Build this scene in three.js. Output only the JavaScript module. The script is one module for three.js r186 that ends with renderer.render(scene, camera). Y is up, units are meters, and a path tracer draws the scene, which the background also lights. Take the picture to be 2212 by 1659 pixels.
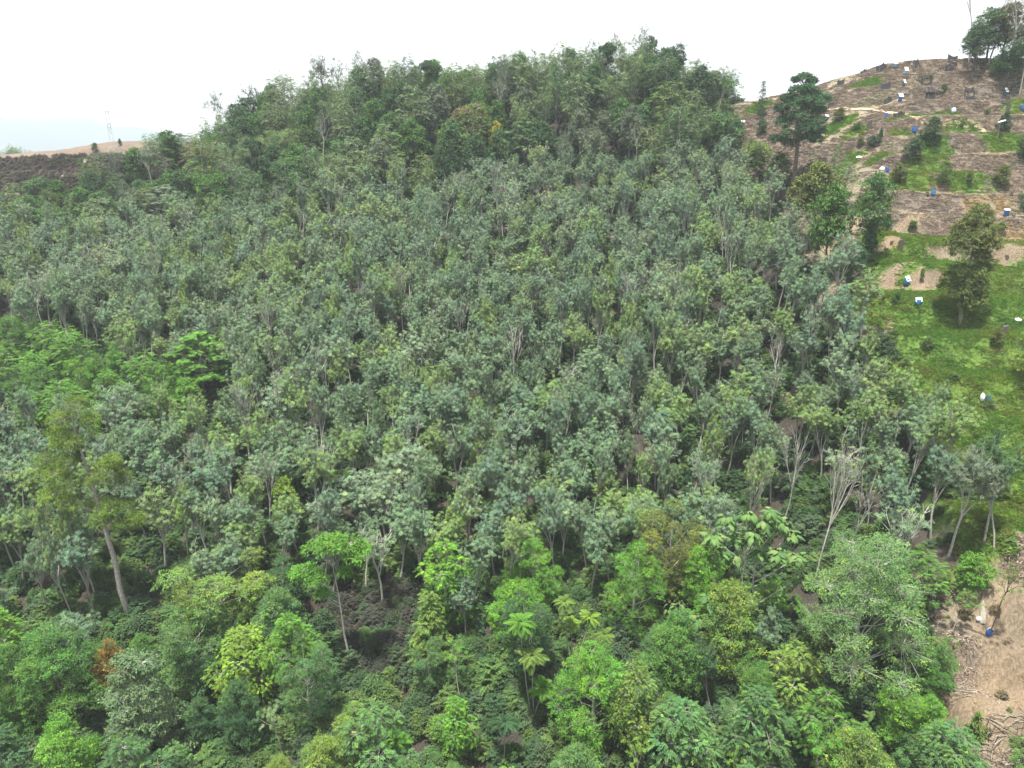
import * as THREE from 'three';
import { createNoise2D } from 'simplex-noise';
import { mergeGeometries } from 'three/addons/utils/BufferGeometryUtils.js';

// ------------------------------------------------------------------ camera, sky, sun, exposure
const scene = new THREE.Scene();
const EYE = 64, PITCH = THREE.MathUtils.degToRad(17.82), FOV = 56;
const camera = new THREE.PerspectiveCamera(FOV, 4 / 3, 0.5, 12000);
camera.position.set(0, EYE, 0);
camera.rotation.set(-PITCH, 0, 0);

function makeSky() {
  const W = 64, H = 32, d = new Float32Array(W * H * 4);
  for (let r = 0; r < H; r++) {
    const up = ((r + 0.5) / H - 0.5) * 2, k = 0.5 + 0.08 * Math.max(0, up);
    for (let c = 0; c < W; c++) d.set([0.98 * k, 1.0 * k, 1.045 * k, 1], (r * W + c) * 4);
  }
  const t = new THREE.DataTexture(d, W, H, THREE.RGBAFormat, THREE.FloatType);
  t.mapping = THREE.EquirectangularReflectionMapping; t.magFilter = THREE.LinearFilter; t.needsUpdate = true;
  return t;
}
scene.background = makeSky();
scene.environment = scene.background;

const sun = new THREE.DirectionalLight(new THREE.Color(1.0, 0.965, 0.9), 5.0);
sun.name = 'sun';
sun.position.set(-22, EYE + 130, -78);
sun.target.position.set(0, 20, -110);
sun.castShadow = true; sun.shadow.radius = 5;
sun.shadow.camera.left = -170; sun.shadow.camera.right = 170; sun.shadow.camera.top = 170; sun.shadow.camera.bottom = -170; sun.shadow.camera.far = 500;
sun.shadow.mapSize.set(4096, 4096);
scene.add(sun, sun.target);

const renderer = new THREE.WebGLRenderer({ antialias: true });
renderer.toneMapping = THREE.LinearToneMapping;
renderer.toneMappingExposure = 2.6;
renderer.shadowMap.enabled = true;
scene.fog = new THREE.FogExp2(new THREE.Color(0.86, 0.95, 1.0), 0.00025);

// ------------------------------------------------------------------ random numbers and noise
function seeded(a) { return () => { a = (a + 0x6d2b79f5) | 0; let t = Math.imul(a ^ (a >>> 15), 1 | a); t = (t + Math.imul(t ^ (t >>> 7), 61 | t)) ^ t; return ((t ^ (t >>> 14)) >>> 0) / 4294967296; }; }
let rnd = seeded(11);
const R = (a, b) => a + (b - a) * rnd(), pick = (a) => a[Math.floor(rnd() * a.length)];
const simplex = createNoise2D(seeded(5));
const fbm = (x, z, o = 4) => { let s = 0, a = 0.5, f = 1; for (let i = 0; i < o; i++) { s += a * simplex(x * f, z * f); a *= 0.5; f *= 2.03; } return s; };
const sstep = THREE.MathUtils.smoothstep, lerp = THREE.MathUtils.lerp, clamp = THREE.MathUtils.clamp;

// ------------------------------------------------------------------ terrain: heights surveyed at points, joined by a thin-plate spline
const FP = 829.5 / Math.tan(THREE.MathUtils.degToRad(FOV / 2)), cP = Math.cos(PITCH), sP = Math.sin(PITCH);
const sight = (px, py) => { const x = (px - 1106) / FP, y = (829.5 - py) / FP; return [x, y * cP - sP, -(cP + y * sP)]; }; // a line of sight on a 2212 x 1659 chart of the view
const seen = (px, py, D, drop = 0) => { const d = sight(px, py), k = D / -d[2]; return [d[0] * k, D, d[1] * k - drop]; };
const SURVEY = [ // x, distance, height relative to the eye
  [0, 30, -64], [0, 50, -59.5], [0, 66, -53], [0, 80, -48.5], [0, 105, -40], [0, 138, -26.5], [0, 160, -17], [0, 185, -1], [0, 205, 9.5], [0, 222, 8],
  [-30, 50, -60], [-35, 70, -52.5], [-40, 88, -46], [-40, 120, -34.5], [-40, 160, -18], [-40, 188, -4], [-40, 206, 8], [-75, 205, 0],
  [-45, 48, -60.5], [-62, 75, -51], [-70, 100, -42], [-80, 140, -29], [-85, 170, -18], [-105, 140, -30], [-115, 170, -19], [-125, 185, -11], [-180, 207, -3], [-140, 262, -26], [-80, 262, -20],
  seen(0, 337, 208), seen(76, 328, 209), seen(156, 321, 211), seen(215, 310, 212), seen(300, 304, 213),
  [40, 80, -43], [38, 105, -35], [40, 138, -22.5], [43, 160, -13], [46, 185, 1], [32, 206, 14], [50, 206, 11], [32, 224, 10],
  [22, 52, -57], [30, 57, -52], [80, 70, -26], [62, 48, -38],
  seen(2130, 1600, 50), seen(2130, 1320, 58), seen(2100, 1080, 69), seen(2100, 860, 83), seen(2100, 605, 105), seen(2100, 420, 127), seen(2100, 290, 147), seen(2100, 200, 164), seen(2400, 605, 103), seen(2400, 300, 143), seen(2450, 1000, 73), seen(2400, 1600, 49),
  seen(1930, 640, 101), seen(1930, 480, 119), seen(1930, 380, 134), seen(1930, 260, 156), seen(1930, 190, 172), seen(1810, 400, 140), seen(1820, 300, 158), seen(1700, 440, 150, 5), seen(1700, 330, 168), seen(1700, 260, 180), seen(1610, 300, 178, 2),
  seen(1615, 221, 194), seen(1674, 210, 192), seen(1760, 188, 188), seen(1815, 176, 186), seen(1864, 155, 185), seen(1932, 137, 184), seen(2021, 131, 182), seen(2090, 132, 181), seen(2212, 133, 180), seen(2450, 132, 178),
  [62, 215, 4], [80, 212, 6], [100, 210, 10], [125, 208, 11],
  [0, 262, -12], [60, 262, -12], [110, 240, -2], [150, 245, 0], [230, 200, 12], [220, 100, -2], [120, 30, -40], [-200, 100, -47], [-160, 30, -62], [60, 5, -52], [0, 0, -66], [-240, 190, -16], [0, 320, -34], [-160, 320, -42], [160, 320, -30],
];
const TPS = (() => {
  const n = SURVEY.length, m = n + 3, A = [], s = 100;
  const U = (r2) => (r2 < 1e-9 ? 0 : r2 * Math.log(r2) * 0.5);
  for (let i = 0; i < m; i++) A.push(new Float64Array(m + 1));
  for (let i = 0; i < n; i++) {
    const [xi, di, hi] = SURVEY[i];
    for (let j = 0; j < n; j++) { const dx = (xi - SURVEY[j][0]) / s, dz = (di - SURVEY[j][1]) / s; A[i][j] = U(dx * dx + dz * dz) + (i === j ? 0.002 : 0); }
    A[i][n] = A[n][i] = 1; A[i][n + 1] = A[n + 1][i] = xi / s; A[i][n + 2] = A[n + 2][i] = di / s; A[i][m] = hi;
  }
  for (let c = 0; c < m; c++) {
    let p = c; for (let r = c + 1; r < m; r++) if (Math.abs(A[r][c]) > Math.abs(A[p][c])) p = r;
    [A[c], A[p]] = [A[p], A[c]];
    for (let r = 0; r < m; r++) if (r !== c) { const f = A[r][c] / A[c][c]; if (f) for (let k = c; k <= m; k++) A[r][k] -= f * A[c][k]; }
  }
  const w = A.map((r, i) => r[m] / r[i]);
  return (x, d) => { let h = w[n] + w[n + 1] * x / s + w[n + 2] * d / s; for (let j = 0; j < n; j++) { const dx = (x - SURVEY[j][0]) / s, dz = (d - SURVEY[j][1]) / s; h += w[j] * U(dx * dx + dz * dz); } return h; };
})();
function benches(h, step, depth) { const k = h / step, f = k - Math.floor(k); return (Math.floor(k) + lerp(f, sstep(f, 0.42, 0.86), depth)) * step; }
function rawHeight(x, z) {
  const d = -z, away = Math.hypot(x, d - 130), far = sstep(away, 190, 420), plain = -52;
  let h = plain;
  if (far < 1) {
    h = TPS(clamp(x, -330, 330), clamp(d, -120, 420));
    const right = sstep(x - 0.46 * d - 4 * simplex(x * 0.05, z * 0.05), 0, 10) * sstep(d, 44, 52) * (1 - sstep(d, 190, 205));
    const left = sstep(-x - 62 - 10 * simplex(x * 0.03, 7), 0, 18) * sstep(d, 178, 184) * (1 - sstep(d, 199, 207));
    const warp = h + 0.8 * simplex(x * 0.02, z * 0.02 + 9);
    if (right > 0) h += (benches(warp, 3.3, 1) - warp) * right;
    if (left > 0) h += (benches(h + 1.2 + 0.3 * simplex(x * 0.03, 5), 4.4, 1) - 1.2 - 0.3 * simplex(x * 0.03, 5) - h) * left;
    h += 0.5 * fbm(x * 0.06, z * 0.06) + 0.14 * fbm(x * 0.45, z * 0.45, 3);
    h = lerp(h, plain, far);
  }
  h += 43 * Math.exp(-(((x + 320) / 130) ** 2) - (((d - 430) / 70) ** 2)); // a wooded knoll beyond the terraces
  return EYE + h + far * 6 * fbm(x * 0.002, z * 0.002, 3);
}
function axis(lo, hi, step, ends) { // fine between lo and hi, growing steps outwards
  const a = []; for (let v = lo; v <= hi + 1e-6; v += step) a.push(v);
  let s = step, v = hi; while (v < ends[1]) { s *= 1.28; v += s; a.push(v); }
  s = step; v = lo; while (v > ends[0]) { s *= 1.28; v -= s; a.unshift(v); }
  return a;
}
const GX = axis(-165, 165, 0.85, [-9000, 9000]), GZ = axis(-232, -34, 0.8, [-9000, 800]);
const GH = new Float32Array(GX.length * GZ.length);
for (let j = 0; j < GZ.length; j++) for (let i = 0; i < GX.length; i++) GH[j * GX.length + i] = rawHeight(GX[i], GZ[j]);
function cell(a, v) { let lo = 0, hi = a.length - 2; while (lo < hi) { const m = (lo + hi + 1) >> 1; if (a[m] <= v) lo = m; else hi = m - 1; } return lo; }
function ground(x, z) { // height of the ground mesh
  const i = cell(GX, x), j = cell(GZ, z), u = clamp((x - GX[i]) / (GX[i + 1] - GX[i]), 0, 1), v = clamp((z - GZ[j]) / (GZ[j + 1] - GZ[j]), 0, 1), n = GX.length;
  return lerp(lerp(GH[j * n + i], GH[j * n + i + 1], u), lerp(GH[(j + 1) * n + i], GH[(j + 1) * n + i + 1], u), v);
}

// survey helpers: where a line of sight meets the ground (or a height above it), on a 2212 x 1659 chart of the view
function chart(x, y, z) { const dy = y - EYE, dep = -dy * sP - z * cP, up = dy * cP - z * sP; return [1106 + FP * x / dep, 829.5 - FP * up / dep, dep]; }
function spot(px, py, above = 0, most = 290) {
  const d = sight(px, py); let best = 1e9, bt = 60, pt = 20;
  for (let t = 20; t < most; t += 0.5) {
    const c = EYE + d[1] * t - ground(d[0] * t, d[2] * t) - above;
    if (c <= 0) { let a = pt, b = t; for (let k = 0; k < 14; k++) { const m = (a + b) / 2; if (EYE + d[1] * m - ground(d[0] * m, d[2] * m) - above <= 0) b = m; else a = m; } return { x: d[0] * b, z: d[2] * b, y: ground(d[0] * b, d[2] * b), t: b, hit: true }; }
    if (c < best && t > 60 && t < 215) { best = c; bt = t; }
    pt = t;
  }
  return { x: d[0] * bt, z: d[2] * bt, y: ground(d[0] * bt, d[2] * bt), t: bt, hit: false, miss: best };
}
const area = (pts, above = 0) => pts.map(([a, b]) => { const s = spot(a, b, above); return [s.x, s.z]; });
function inside(poly, x, z) { let c = false; for (let i = 0, j = poly.length - 1; i < poly.length; j = i++) { const [xi, zi] = poly[i], [xj, zj] = poly[j]; if ((zi > z) !== (zj > z) && x < ((xj - xi) * (z - zi)) / (zj - zi) + xi) c = !c; } return c; }

// ------------------------------------------------------------------ what grows where
const OPEN = [...area([[1590, 318], [1680, 390], [1745, 480], [1815, 540], [1880, 605], [1935, 660], [1985, 745], [2030, 830], [2075, 900], [2105, 975], [2075, 1040], [2010, 1090]], 9.5), ...area([[2040, 1270], [2000, 1400], [2010, 1520], [2060, 1658]]), [70, -30], [300, -30], [300, -260], [86, -240], ...area([[1570, 262]])];
const MEADOW = area([[1870, 500], [1960, 485], [2060, 510], [2150, 500], [2300, 520], [2450, 1150], [2140, 1235], [2060, 1240], [1960, 1200], [1920, 1100], [1960, 950], [1900, 760], [1850, 640]]);
const EARTH = area([[2040, 1320], [2120, 1250], [2330, 1230], [2420, 1500], [2400, 1700], [2020, 1700], [1985, 1500], [2000, 1390]]);
const SCAR = [...area([[-60, 425], [170, 405], [240, 395], [300, 360], [440, 320]]), [-70, -225], [-240, -235], [-240, -180]];
const GAP = area([[690, 1290], [760, 1260], [900, 1260], [930, 1300], [890, 1370], [880, 1420], [830, 1475], [770, 1440], [730, 1380]]);
const GREEN_SPOTS = [[1879, 178, 3, 2.2], [1814, 268, 3.6, 3], [1852, 282, 2.6, 2], [1944, 288, 2.2, 1.5], [2022, 322, 3.0, 4.2], [2000, 352, 3.4, 3.2], [1975, 372, 3.4, 2.4], [2164, 303, 4.6, 3.2], [1965, 250, 4, 0.9], [2040, 247, 3.4, 0.8], [1637, 231, 3.6, 2.6], [2075, 275, 3.6, 1.0], [2092, 393, 4, 2.6], [1950, 402, 4.4, 2.2], [1900, 338, 2.6, 1.8], [2200, 226, 3, 1.2], [1885, 440, 2.6, 2.6], [1835, 350, 3, 2.4], [1560, 250, 3, 2]].map(([a, b, w, l]) => ({ ...spot(a, b), w, l }));
const BARE_SPOTS = [[1990, 606, 3.0, 1.7], [2175, 545, 3.4, 1.5], [1918, 524, 2.8, 1.0], [1945, 490, 3.2, 1.0], [2150, 578, 5, 0.4], [1935, 575, 5, 0.4], [1900, 618, 3.5, 1.6], [2060, 540, 5, 0.8], [2090, 1590, 6, 3], [2170, 1360, 4, 6], [2010, 640, 0.5, 0.2], [2120, 330, 16, 0.3], [2060, 416, 14, 0.3]].map(([a, b, w, l]) => ({ ...spot(a, b), w, l }));
const STRAW_SPOTS = [[2130, 440, 6, 1.2], [2190, 505, 3, 1]].map(([a, b, w, l]) => ({ ...spot(a, b), w, l }));
const within = (list, x, z) => { let m = 0; for (const s of list) { const k = 1.15 - Math.hypot((x - s.x) / s.w, (z - s.z) / s.l) + 0.35 * simplex(x * 0.5 + s.w, z * 0.5); if (k > m) m = k; } return clamp(m * 2.4, 0, 1); };

// ------------------------------------------------------------------ textures
function noiseTexture(n, f, lo, hi, contrast = 1) { // tiling speckle, grey, fine and coarse
  const d = new Uint8Array(n * n * 4), s = createNoise2D(seeded(n + f * 13));
  const loop = (u, v, k) => { const a = (x, y) => s(x * k, y * k), w = u, q = v; return a(u, v) * (1 - w) * (1 - q) + a(u - 1, v) * w * (1 - q) + a(u, v - 1) * (1 - w) * q + a(u - 1, v - 1) * w * q; };
  for (let y = 0; y < n; y++) for (let x = 0; x < n; x++) {
    const u = x / n, v = y / n, g = clamp(0.5 + contrast * (0.55 * loop(u, v, f) + 0.4 * loop(u, v, f * 3.1) + 0.3 * loop(u, v, f * 9)), 0, 1), c = 255 * lerp(lo, hi, g);
    d.set([Math.min(c, 250), Math.min(250, c * (0.985 + 0.03 * g)), Math.min(250, c * (0.97 + 0.05 * g)), 255], (y * n + x) * 4);
  }
  const t = new THREE.DataTexture(d, n, n); t.wrapS = t.wrapT = THREE.RepeatWrapping; t.magFilter = THREE.LinearFilter; t.colorSpace = THREE.SRGBColorSpace; t.needsUpdate = true;
  return t;
}
const soilTexture = noiseTexture(1024, 22, 0.66, 0.98, 1.0);
const barkTexture = noiseTexture(256, 9, 0.55, 1.0, 1.0);

// ------------------------------------------------------------------ materials
const lin = (r, g, b) => new THREE.Color().setRGB(r, g, b);
const leafStock = new Map();
function leafMaterial(r, g, b, through = 0.22, gloss = 0.1) {
  const k = [r, g, b, through, gloss].join();
  if (!leafStock.has(k)) leafStock.set(k, new THREE.MeshPhysicalMaterial({ name: 'leaf', color: lin(r, g, b), vertexColors: true, roughness: 0.85, transmission: through, thickness: 0, specularIntensity: 0.35, clearcoat: gloss, clearcoatRoughness: 0.4, side: THREE.DoubleSide }));
  return leafStock.get(k);
}
const plainStock = new Map();
function plain(r, g, b, roughness = 0.85, extra = {}) {
  const k = [r, g, b, roughness, JSON.stringify(extra)].join();
  if (!plainStock.has(k)) plainStock.set(k, new THREE.MeshStandardMaterial({ color: lin(r, g, b), roughness, side: THREE.DoubleSide, ...extra }));
  return plainStock.get(k);
}
const bark = (r, g, b) => { const k = 'bark' + [r, g, b].join(); if (!plainStock.has(k)) plainStock.set(k, new THREE.MeshStandardMaterial({ name: 'bark', color: lin(r, g, b), map: barkTexture, roughness: 0.9, side: THREE.DoubleSide })); return plainStock.get(k); };
const BARK = { pale: bark(0.52, 0.50, 0.45), grey: bark(0.36, 0.34, 0.30), brown: bark(0.17, 0.13, 0.10), dark: bark(0.10, 0.085, 0.07), white: bark(0.6, 0.58, 0.53) };

// ------------------------------------------------------------------ naming and tagging
const taken = new Map();
function numbered(name) { const n = taken.get(name) ?? 0; taken.set(name, n + 1); return n ? name + '_' + String(n).padStart(3, '0') : name; }
function tag(o, label, category, group, kind) { if (label) o.userData.label = label; if (category) o.userData.category = category; if (group) o.userData.group = group; if (kind) o.userData.kind = kind; return o; }
function thing(name, label, category, x, y, z, turn = 0, group) { const g = new THREE.Group(); g.name = numbered(name); g.position.set(x, y, z); g.rotation.y = turn; scene.add(g); return tag(g, label, category, group); }
function part(name, geometry, material, parent) { const m = new THREE.Mesh(geometry, material); m.name = name; parent.add(m); return m; }

// ------------------------------------------------------------------ triangle soup
class Soup {
  constructor() { this.p = []; this.c = []; this.i = []; this.u = []; }
  get n() { return this.p.length / 3; }
  leaf(b, d, up, len, wid, col, sag = 0.12) { // two faces, folded a little along the midrib
    let sx = d[1] * up[2] - d[2] * up[1], sy = d[2] * up[0] - d[0] * up[2], sz = d[0] * up[1] - d[1] * up[0];
    const sl = Math.hypot(sx, sy, sz) || 1; sx /= sl; sy /= sl; sz /= sl;
    const k = this.n, w = wid / 2, m = len * 0.46, q = sag * len;
    this.p.push(b[0], b[1], b[2], b[0] + d[0] * m + sx * w, b[1] + d[1] * m + sy * w + q * 0.35, b[2] + d[2] * m + sz * w,
      b[0] + d[0] * len, b[1] + d[1] * len - q, b[2] + d[2] * len, b[0] + d[0] * m - sx * w, b[1] + d[1] * m - sy * w + q * 0.35, b[2] + d[2] * m - sz * w);
    for (let j = 0; j < 4; j++) this.c.push(col[0], col[1], col[2]);
    this.i.push(k, k + 1, k + 2, k, k + 2, k + 3);
  }
  tube(path, r0, r1, sides = 5) { // path: list of [x, y, z]
    const n = path.length, k = this.n; let len = 0;
    for (let a = 0; a < n; a++) {
      const p = path[a], q = path[Math.min(a + 1, n - 1)], o = path[Math.max(a - 1, 0)], t = [q[0] - o[0], q[1] - o[1], q[2] - o[2]], tl = Math.hypot(...t) || 1;
      if (a) len += Math.hypot(p[0] - o[0], p[1] - o[1], p[2] - o[2]);
      const ref = Math.abs(t[1] / tl) > 0.9 ? [1, 0, 0] : [0, 1, 0];
      let ux = t[1] * ref[2] - t[2] * ref[1], uy = t[2] * ref[0] - t[0] * ref[2], uz = t[0] * ref[1] - t[1] * ref[0]; const ul = Math.hypot(ux, uy, uz) || 1; ux /= ul; uy /= ul; uz /= ul;
      const vx = (t[1] * uz - t[2] * uy) / tl, vy = (t[2] * ux - t[0] * uz) / tl, vz = (t[0] * uy - t[1] * ux) / tl, r = lerp(r0, r1, a / (n - 1));
      for (let s = 0; s <= sides; s++) { const an = (s / sides) * 6.2832, c = Math.cos(an) * r, e = Math.sin(an) * r; this.p.push(p[0] + ux * c + vx * e, p[1] + uy * c + vy * e, p[2] + uz * c + vz * e); this.u.push(s / sides, len * 0.35); }
      if (a) for (let s = 0; s < sides; s++) { const A = k + (a - 1) * (sides + 1) + s, B = A + sides + 1; this.i.push(A, B, A + 1, A + 1, B, B + 1); }
    }
  }
  geometry() {
    const g = new THREE.BufferGeometry();
    g.setAttribute('position', new THREE.BufferAttribute(Float32Array.from(this.p), 3));
    if (this.c.length) g.setAttribute('color', new THREE.BufferAttribute(Float32Array.from(this.c), 3));
    if (this.u.length) g.setAttribute('uv', new THREE.BufferAttribute(Float32Array.from(this.u), 2));
    g.setIndex(new THREE.BufferAttribute(Uint32Array.from(this.i), 1));
    g.computeVertexNormals();
    return g;
  }
}
const unit = (v) => { const l = Math.hypot(v[0], v[1], v[2]) || 1; return [v[0] / l, v[1] / l, v[2] / l]; };
const add = (a, b, k = 1) => [a[0] + b[0] * k, a[1] + b[1] * k, a[2] + b[2] * k];
const ball = () => { const y = R(-1, 1), a = R(0, 6.2832), r = Math.sqrt(1 - y * y); return [Math.cos(a) * r, y, Math.sin(a) * r]; };
function tone(o) { const v = R(1 - o.vary, 1 + o.vary), h = R(-1, 1) * o.hue; return [v * (1 + h), v * (1 + h * 0.25), v * (1 - h * 0.5)]; }
const times = (a, b) => [a[0] * b[0], a[1] * b[1], a[2] * b[2]];

// a bunch of leaves at the end of a twig, pointing along dir
function bunch(S, at, dir, o, shade) {
  const flush = rnd() < (o.flush ?? 0) ? (o.flushTone ?? [1.9, 1.6, 0.9]) : [1, 1, 1], own = times(times(shade, tone(o)), flush), n = Math.round(R(0.75, 1.25) * o.leaves), sz = o.size * R(0.8, 1.2);
  if (o.style === 'whorl') {
    const ax = unit([dir[0] * 0.5, 1, dir[2] * 0.5]), side = unit([ax[1], -ax[0], R(-0.2, 0.2)]), oth = [ax[1] * side[2] - ax[2] * side[1], ax[2] * side[0] - ax[0] * side[2], ax[0] * side[1] - ax[1] * side[0]], a0 = R(0, 6);
    for (let k = 0; k < n; k++) {
      const a = a0 + k * 2.39996, tier = k / n, drop = o.drop * lerp(-0.25, 1, tier) + R(-0.25, 0.15), c = Math.cos(a), e = Math.sin(a);
      const d = unit([side[0] * c + oth[0] * e + ax[0] * -drop, side[1] * c + oth[1] * e + ax[1] * -drop, side[2] * c + oth[2] * e + ax[2] * -drop]), st = sz * o.stalk;
      S.leaf(add(at, d, st), d, ax, sz, sz * o.ratio, times(own, [R(0.9, 1.1), R(0.92, 1.08), R(0.9, 1.1)]), o.sag);
    }
  } else if (o.style === 'spray') {
    const L = o.sprayLength * R(0.7, 1.2), d0 = unit([dir[0], dir[1] * 0.5 - o.drop * 0.5, dir[2]]), sd = unit([d0[2], R(-0.15, 0.15), -d0[0]]);
    for (let k = 0; k < n; k++) {
      const t = k / n, p = [at[0] + d0[0] * L * t, at[1] + d0[1] * L * t - o.drop * L * t * t * 0.5, at[2] + d0[2] * L * t], s = k % 2 ? 1 : -1;
      const d = unit([d0[0] * 0.55 + sd[0] * s + R(-0.2, 0.2), d0[1] * 0.5 + sd[1] * s - o.drop * 0.55 + R(-0.2, 0.25), d0[2] * 0.55 + sd[2] * s + R(-0.2, 0.2)]);
      S.leaf(p, d, [R(-0.3, 0.3), 1, R(-0.3, 0.3)], sz * lerp(1.05, 0.75, t), sz * o.ratio, times(own, [R(0.88, 1.12), R(0.92, 1.08), R(0.9, 1.1)]), o.sag);
    }
  } else {
    for (let k = 0; k < n; k++) {
      const q = ball(), d = unit([q[0] + dir[0] * 0.8, q[1] * 0.7 + dir[1] * 0.6 - o.drop * 0.5, q[2] + dir[2] * 0.8]), p = [at[0] + R(-1, 1) * o.spread, at[1] + R(-1, 1) * o.spread * 0.6, at[2] + R(-1, 1) * o.spread];
      S.leaf(p, d, unit([R(-0.5, 0.5) + dir[0] * 0.4, 1, R(-0.5, 0.5) + dir[2] * 0.4]), sz * R(0.8, 1.2), sz * o.ratio, times(own, [R(0.88, 1.12), R(0.92, 1.08), R(0.9, 1.1)]), o.sag);
    }
  }
}
const LEAF = { style: 'tuft', leaves: 12, size: 0.26, ratio: 0.45, drop: 0.3, stalk: 0.15, sag: 0.12, spread: 0.22, vary: 0.2, hue: 0.1, flush: 0 };
function bend(a, b, lift, n = 5, wob = 0) { // a curved limb from a to b that sets off sideways and turns up, or the other way
  const m = [lerp(a[0], b[0], 0.55), lerp(a[1], b[1], 0.5 - lift), lerp(a[2], b[2], 0.55)], out = [];
  for (let k = 0; k <= n; k++) { const t = k / n, u = 1 - t; out.push([0, 1, 2].map((j) => a[j] * u * u + m[j] * 2 * u * t + b[j] * t * t + (k && k < n ? R(-wob, wob) : 0))); }
  return out;
}
// a tree whose crown is a set of foliage lobes carried by limbs
function lobeTree(o, seed) {
  rnd = seeded(seed); o = { ...LEAF, ...o };
  const W = new Soup(), S = new Soup(), H = o.H, top = [(o.lean ?? 0) * H, H * (o.leader ?? 0.86), R(-0.03, 0.03) * H], n = 9, trunk = [];
  for (let k = 0; k <= n; k++) { const t = k / n, w = k && k < n ? H * (o.wobble ?? 0.012) : 0; trunk.push([top[0] * t * (0.6 + 0.4 * t) + R(-w, w), lerp(-1.2, top[1], t), top[2] * t + R(-w, w)]); }
  W.tube(trunk, o.girth, o.girth * 0.22, 8);
  const on = (y) => { const t = clamp((y + 1.2) / (top[1] + 1.2), 0, 1) * n, k = Math.min(n - 1, Math.floor(t)), f = t - k; return [0, 1, 2].map((j) => lerp(trunk[k][j], trunk[k + 1][j], f)); };
  const lobes = [];
  if (o.lobesAt) for (const l of o.lobesAt) { const ax = on(l[1] * H); lobes.push({ c: [ax[0] + l[0] * H, l[1] * H, ax[2] + l[2] * H], r: l[3] * H * (o.grow ?? 1) }); }
  else for (let k = 0; k < o.lobes; k++) {
    const t = clamp((k + R(0, 1)) / o.lobes, 0, 1), y = lerp(o.base, 0.97, t) * H, a = k * 2.39996 + R(-0.5, 0.5), pr = o.profile(t) * o.R, lr = lerp(o.lobe[0], o.lobe[1], rnd()) * o.R * (0.65 + 0.35 * o.profile(t)), rr = Math.max(0, pr - lr * 0.8) * Math.sqrt(R(0.25, 1)), ax = on(y);
    lobes.push({ c: [ax[0] + Math.cos(a) * rr, y - lr * 0.5, ax[2] + Math.sin(a) * rr], r: lr });
  }
  let reach = 0, high = 0;
  for (const l of lobes) {
    const ax = on(0), far = Math.hypot(l.c[0] - on(l.c[1])[0], l.c[2] - on(l.c[1])[2]);
    const y0 = clamp(l.c[1] - far * (o.rise ?? 0.7) - l.r * 0.2, H * (o.limbFrom ?? 0.2), top[1]), st = on(y0), tk = clamp(1 - y0 / top[1], 0.15, 1), gr = o.girth * tk * (o.limb ?? 0.38);
    if (far > 0.3 || l.c[1] > top[1]) W.tube(bend(st, l.c, (o.lift ?? 0.12), 5, far * 0.03), Math.max(gr, 0.025), 0.018, 5);
    const shade = times(tone({ vary: (o.lobeVary ?? 0.16), hue: o.hue }), [1, 1, 1]), m = Math.round(o.bunches * (o.even ? 1 : (l.r / (o.R * 0.35)) ** 2) * R(0.85, 1.15));
    for (let k = 0; k < m; k++) {
      const q = ball(); if (q[1] < -0.35 && rnd() < (o.hollow ?? 0.75)) q[1] = -q[1];
      const f = Math.cbrt(R(o.fill ?? 0.3, 1.15)) * (rnd() < (o.stray ?? 0.07) ? R(1.15, 1.55) : 1), e = [l.c[0] + q[0] * l.r * f, l.c[1] + q[1] * l.r * f * (o.flat ?? 0.7), l.c[2] + q[2] * l.r * f];
      if (rnd() < (o.twigs ?? 0.2)) W.tube(bend(l.c, e, 0.1, 2), 0.022, 0.01, 3);
      bunch(S, e, q, o, shade);
      reach = Math.max(reach, Math.hypot(e[0] - on(e[1])[0] * 0, e[2])); high = Math.max(high, e[1]);
    }
  }
  return { wood: W.geometry(), leaf: S.geometry(), H: high, R: reach };
}
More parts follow.
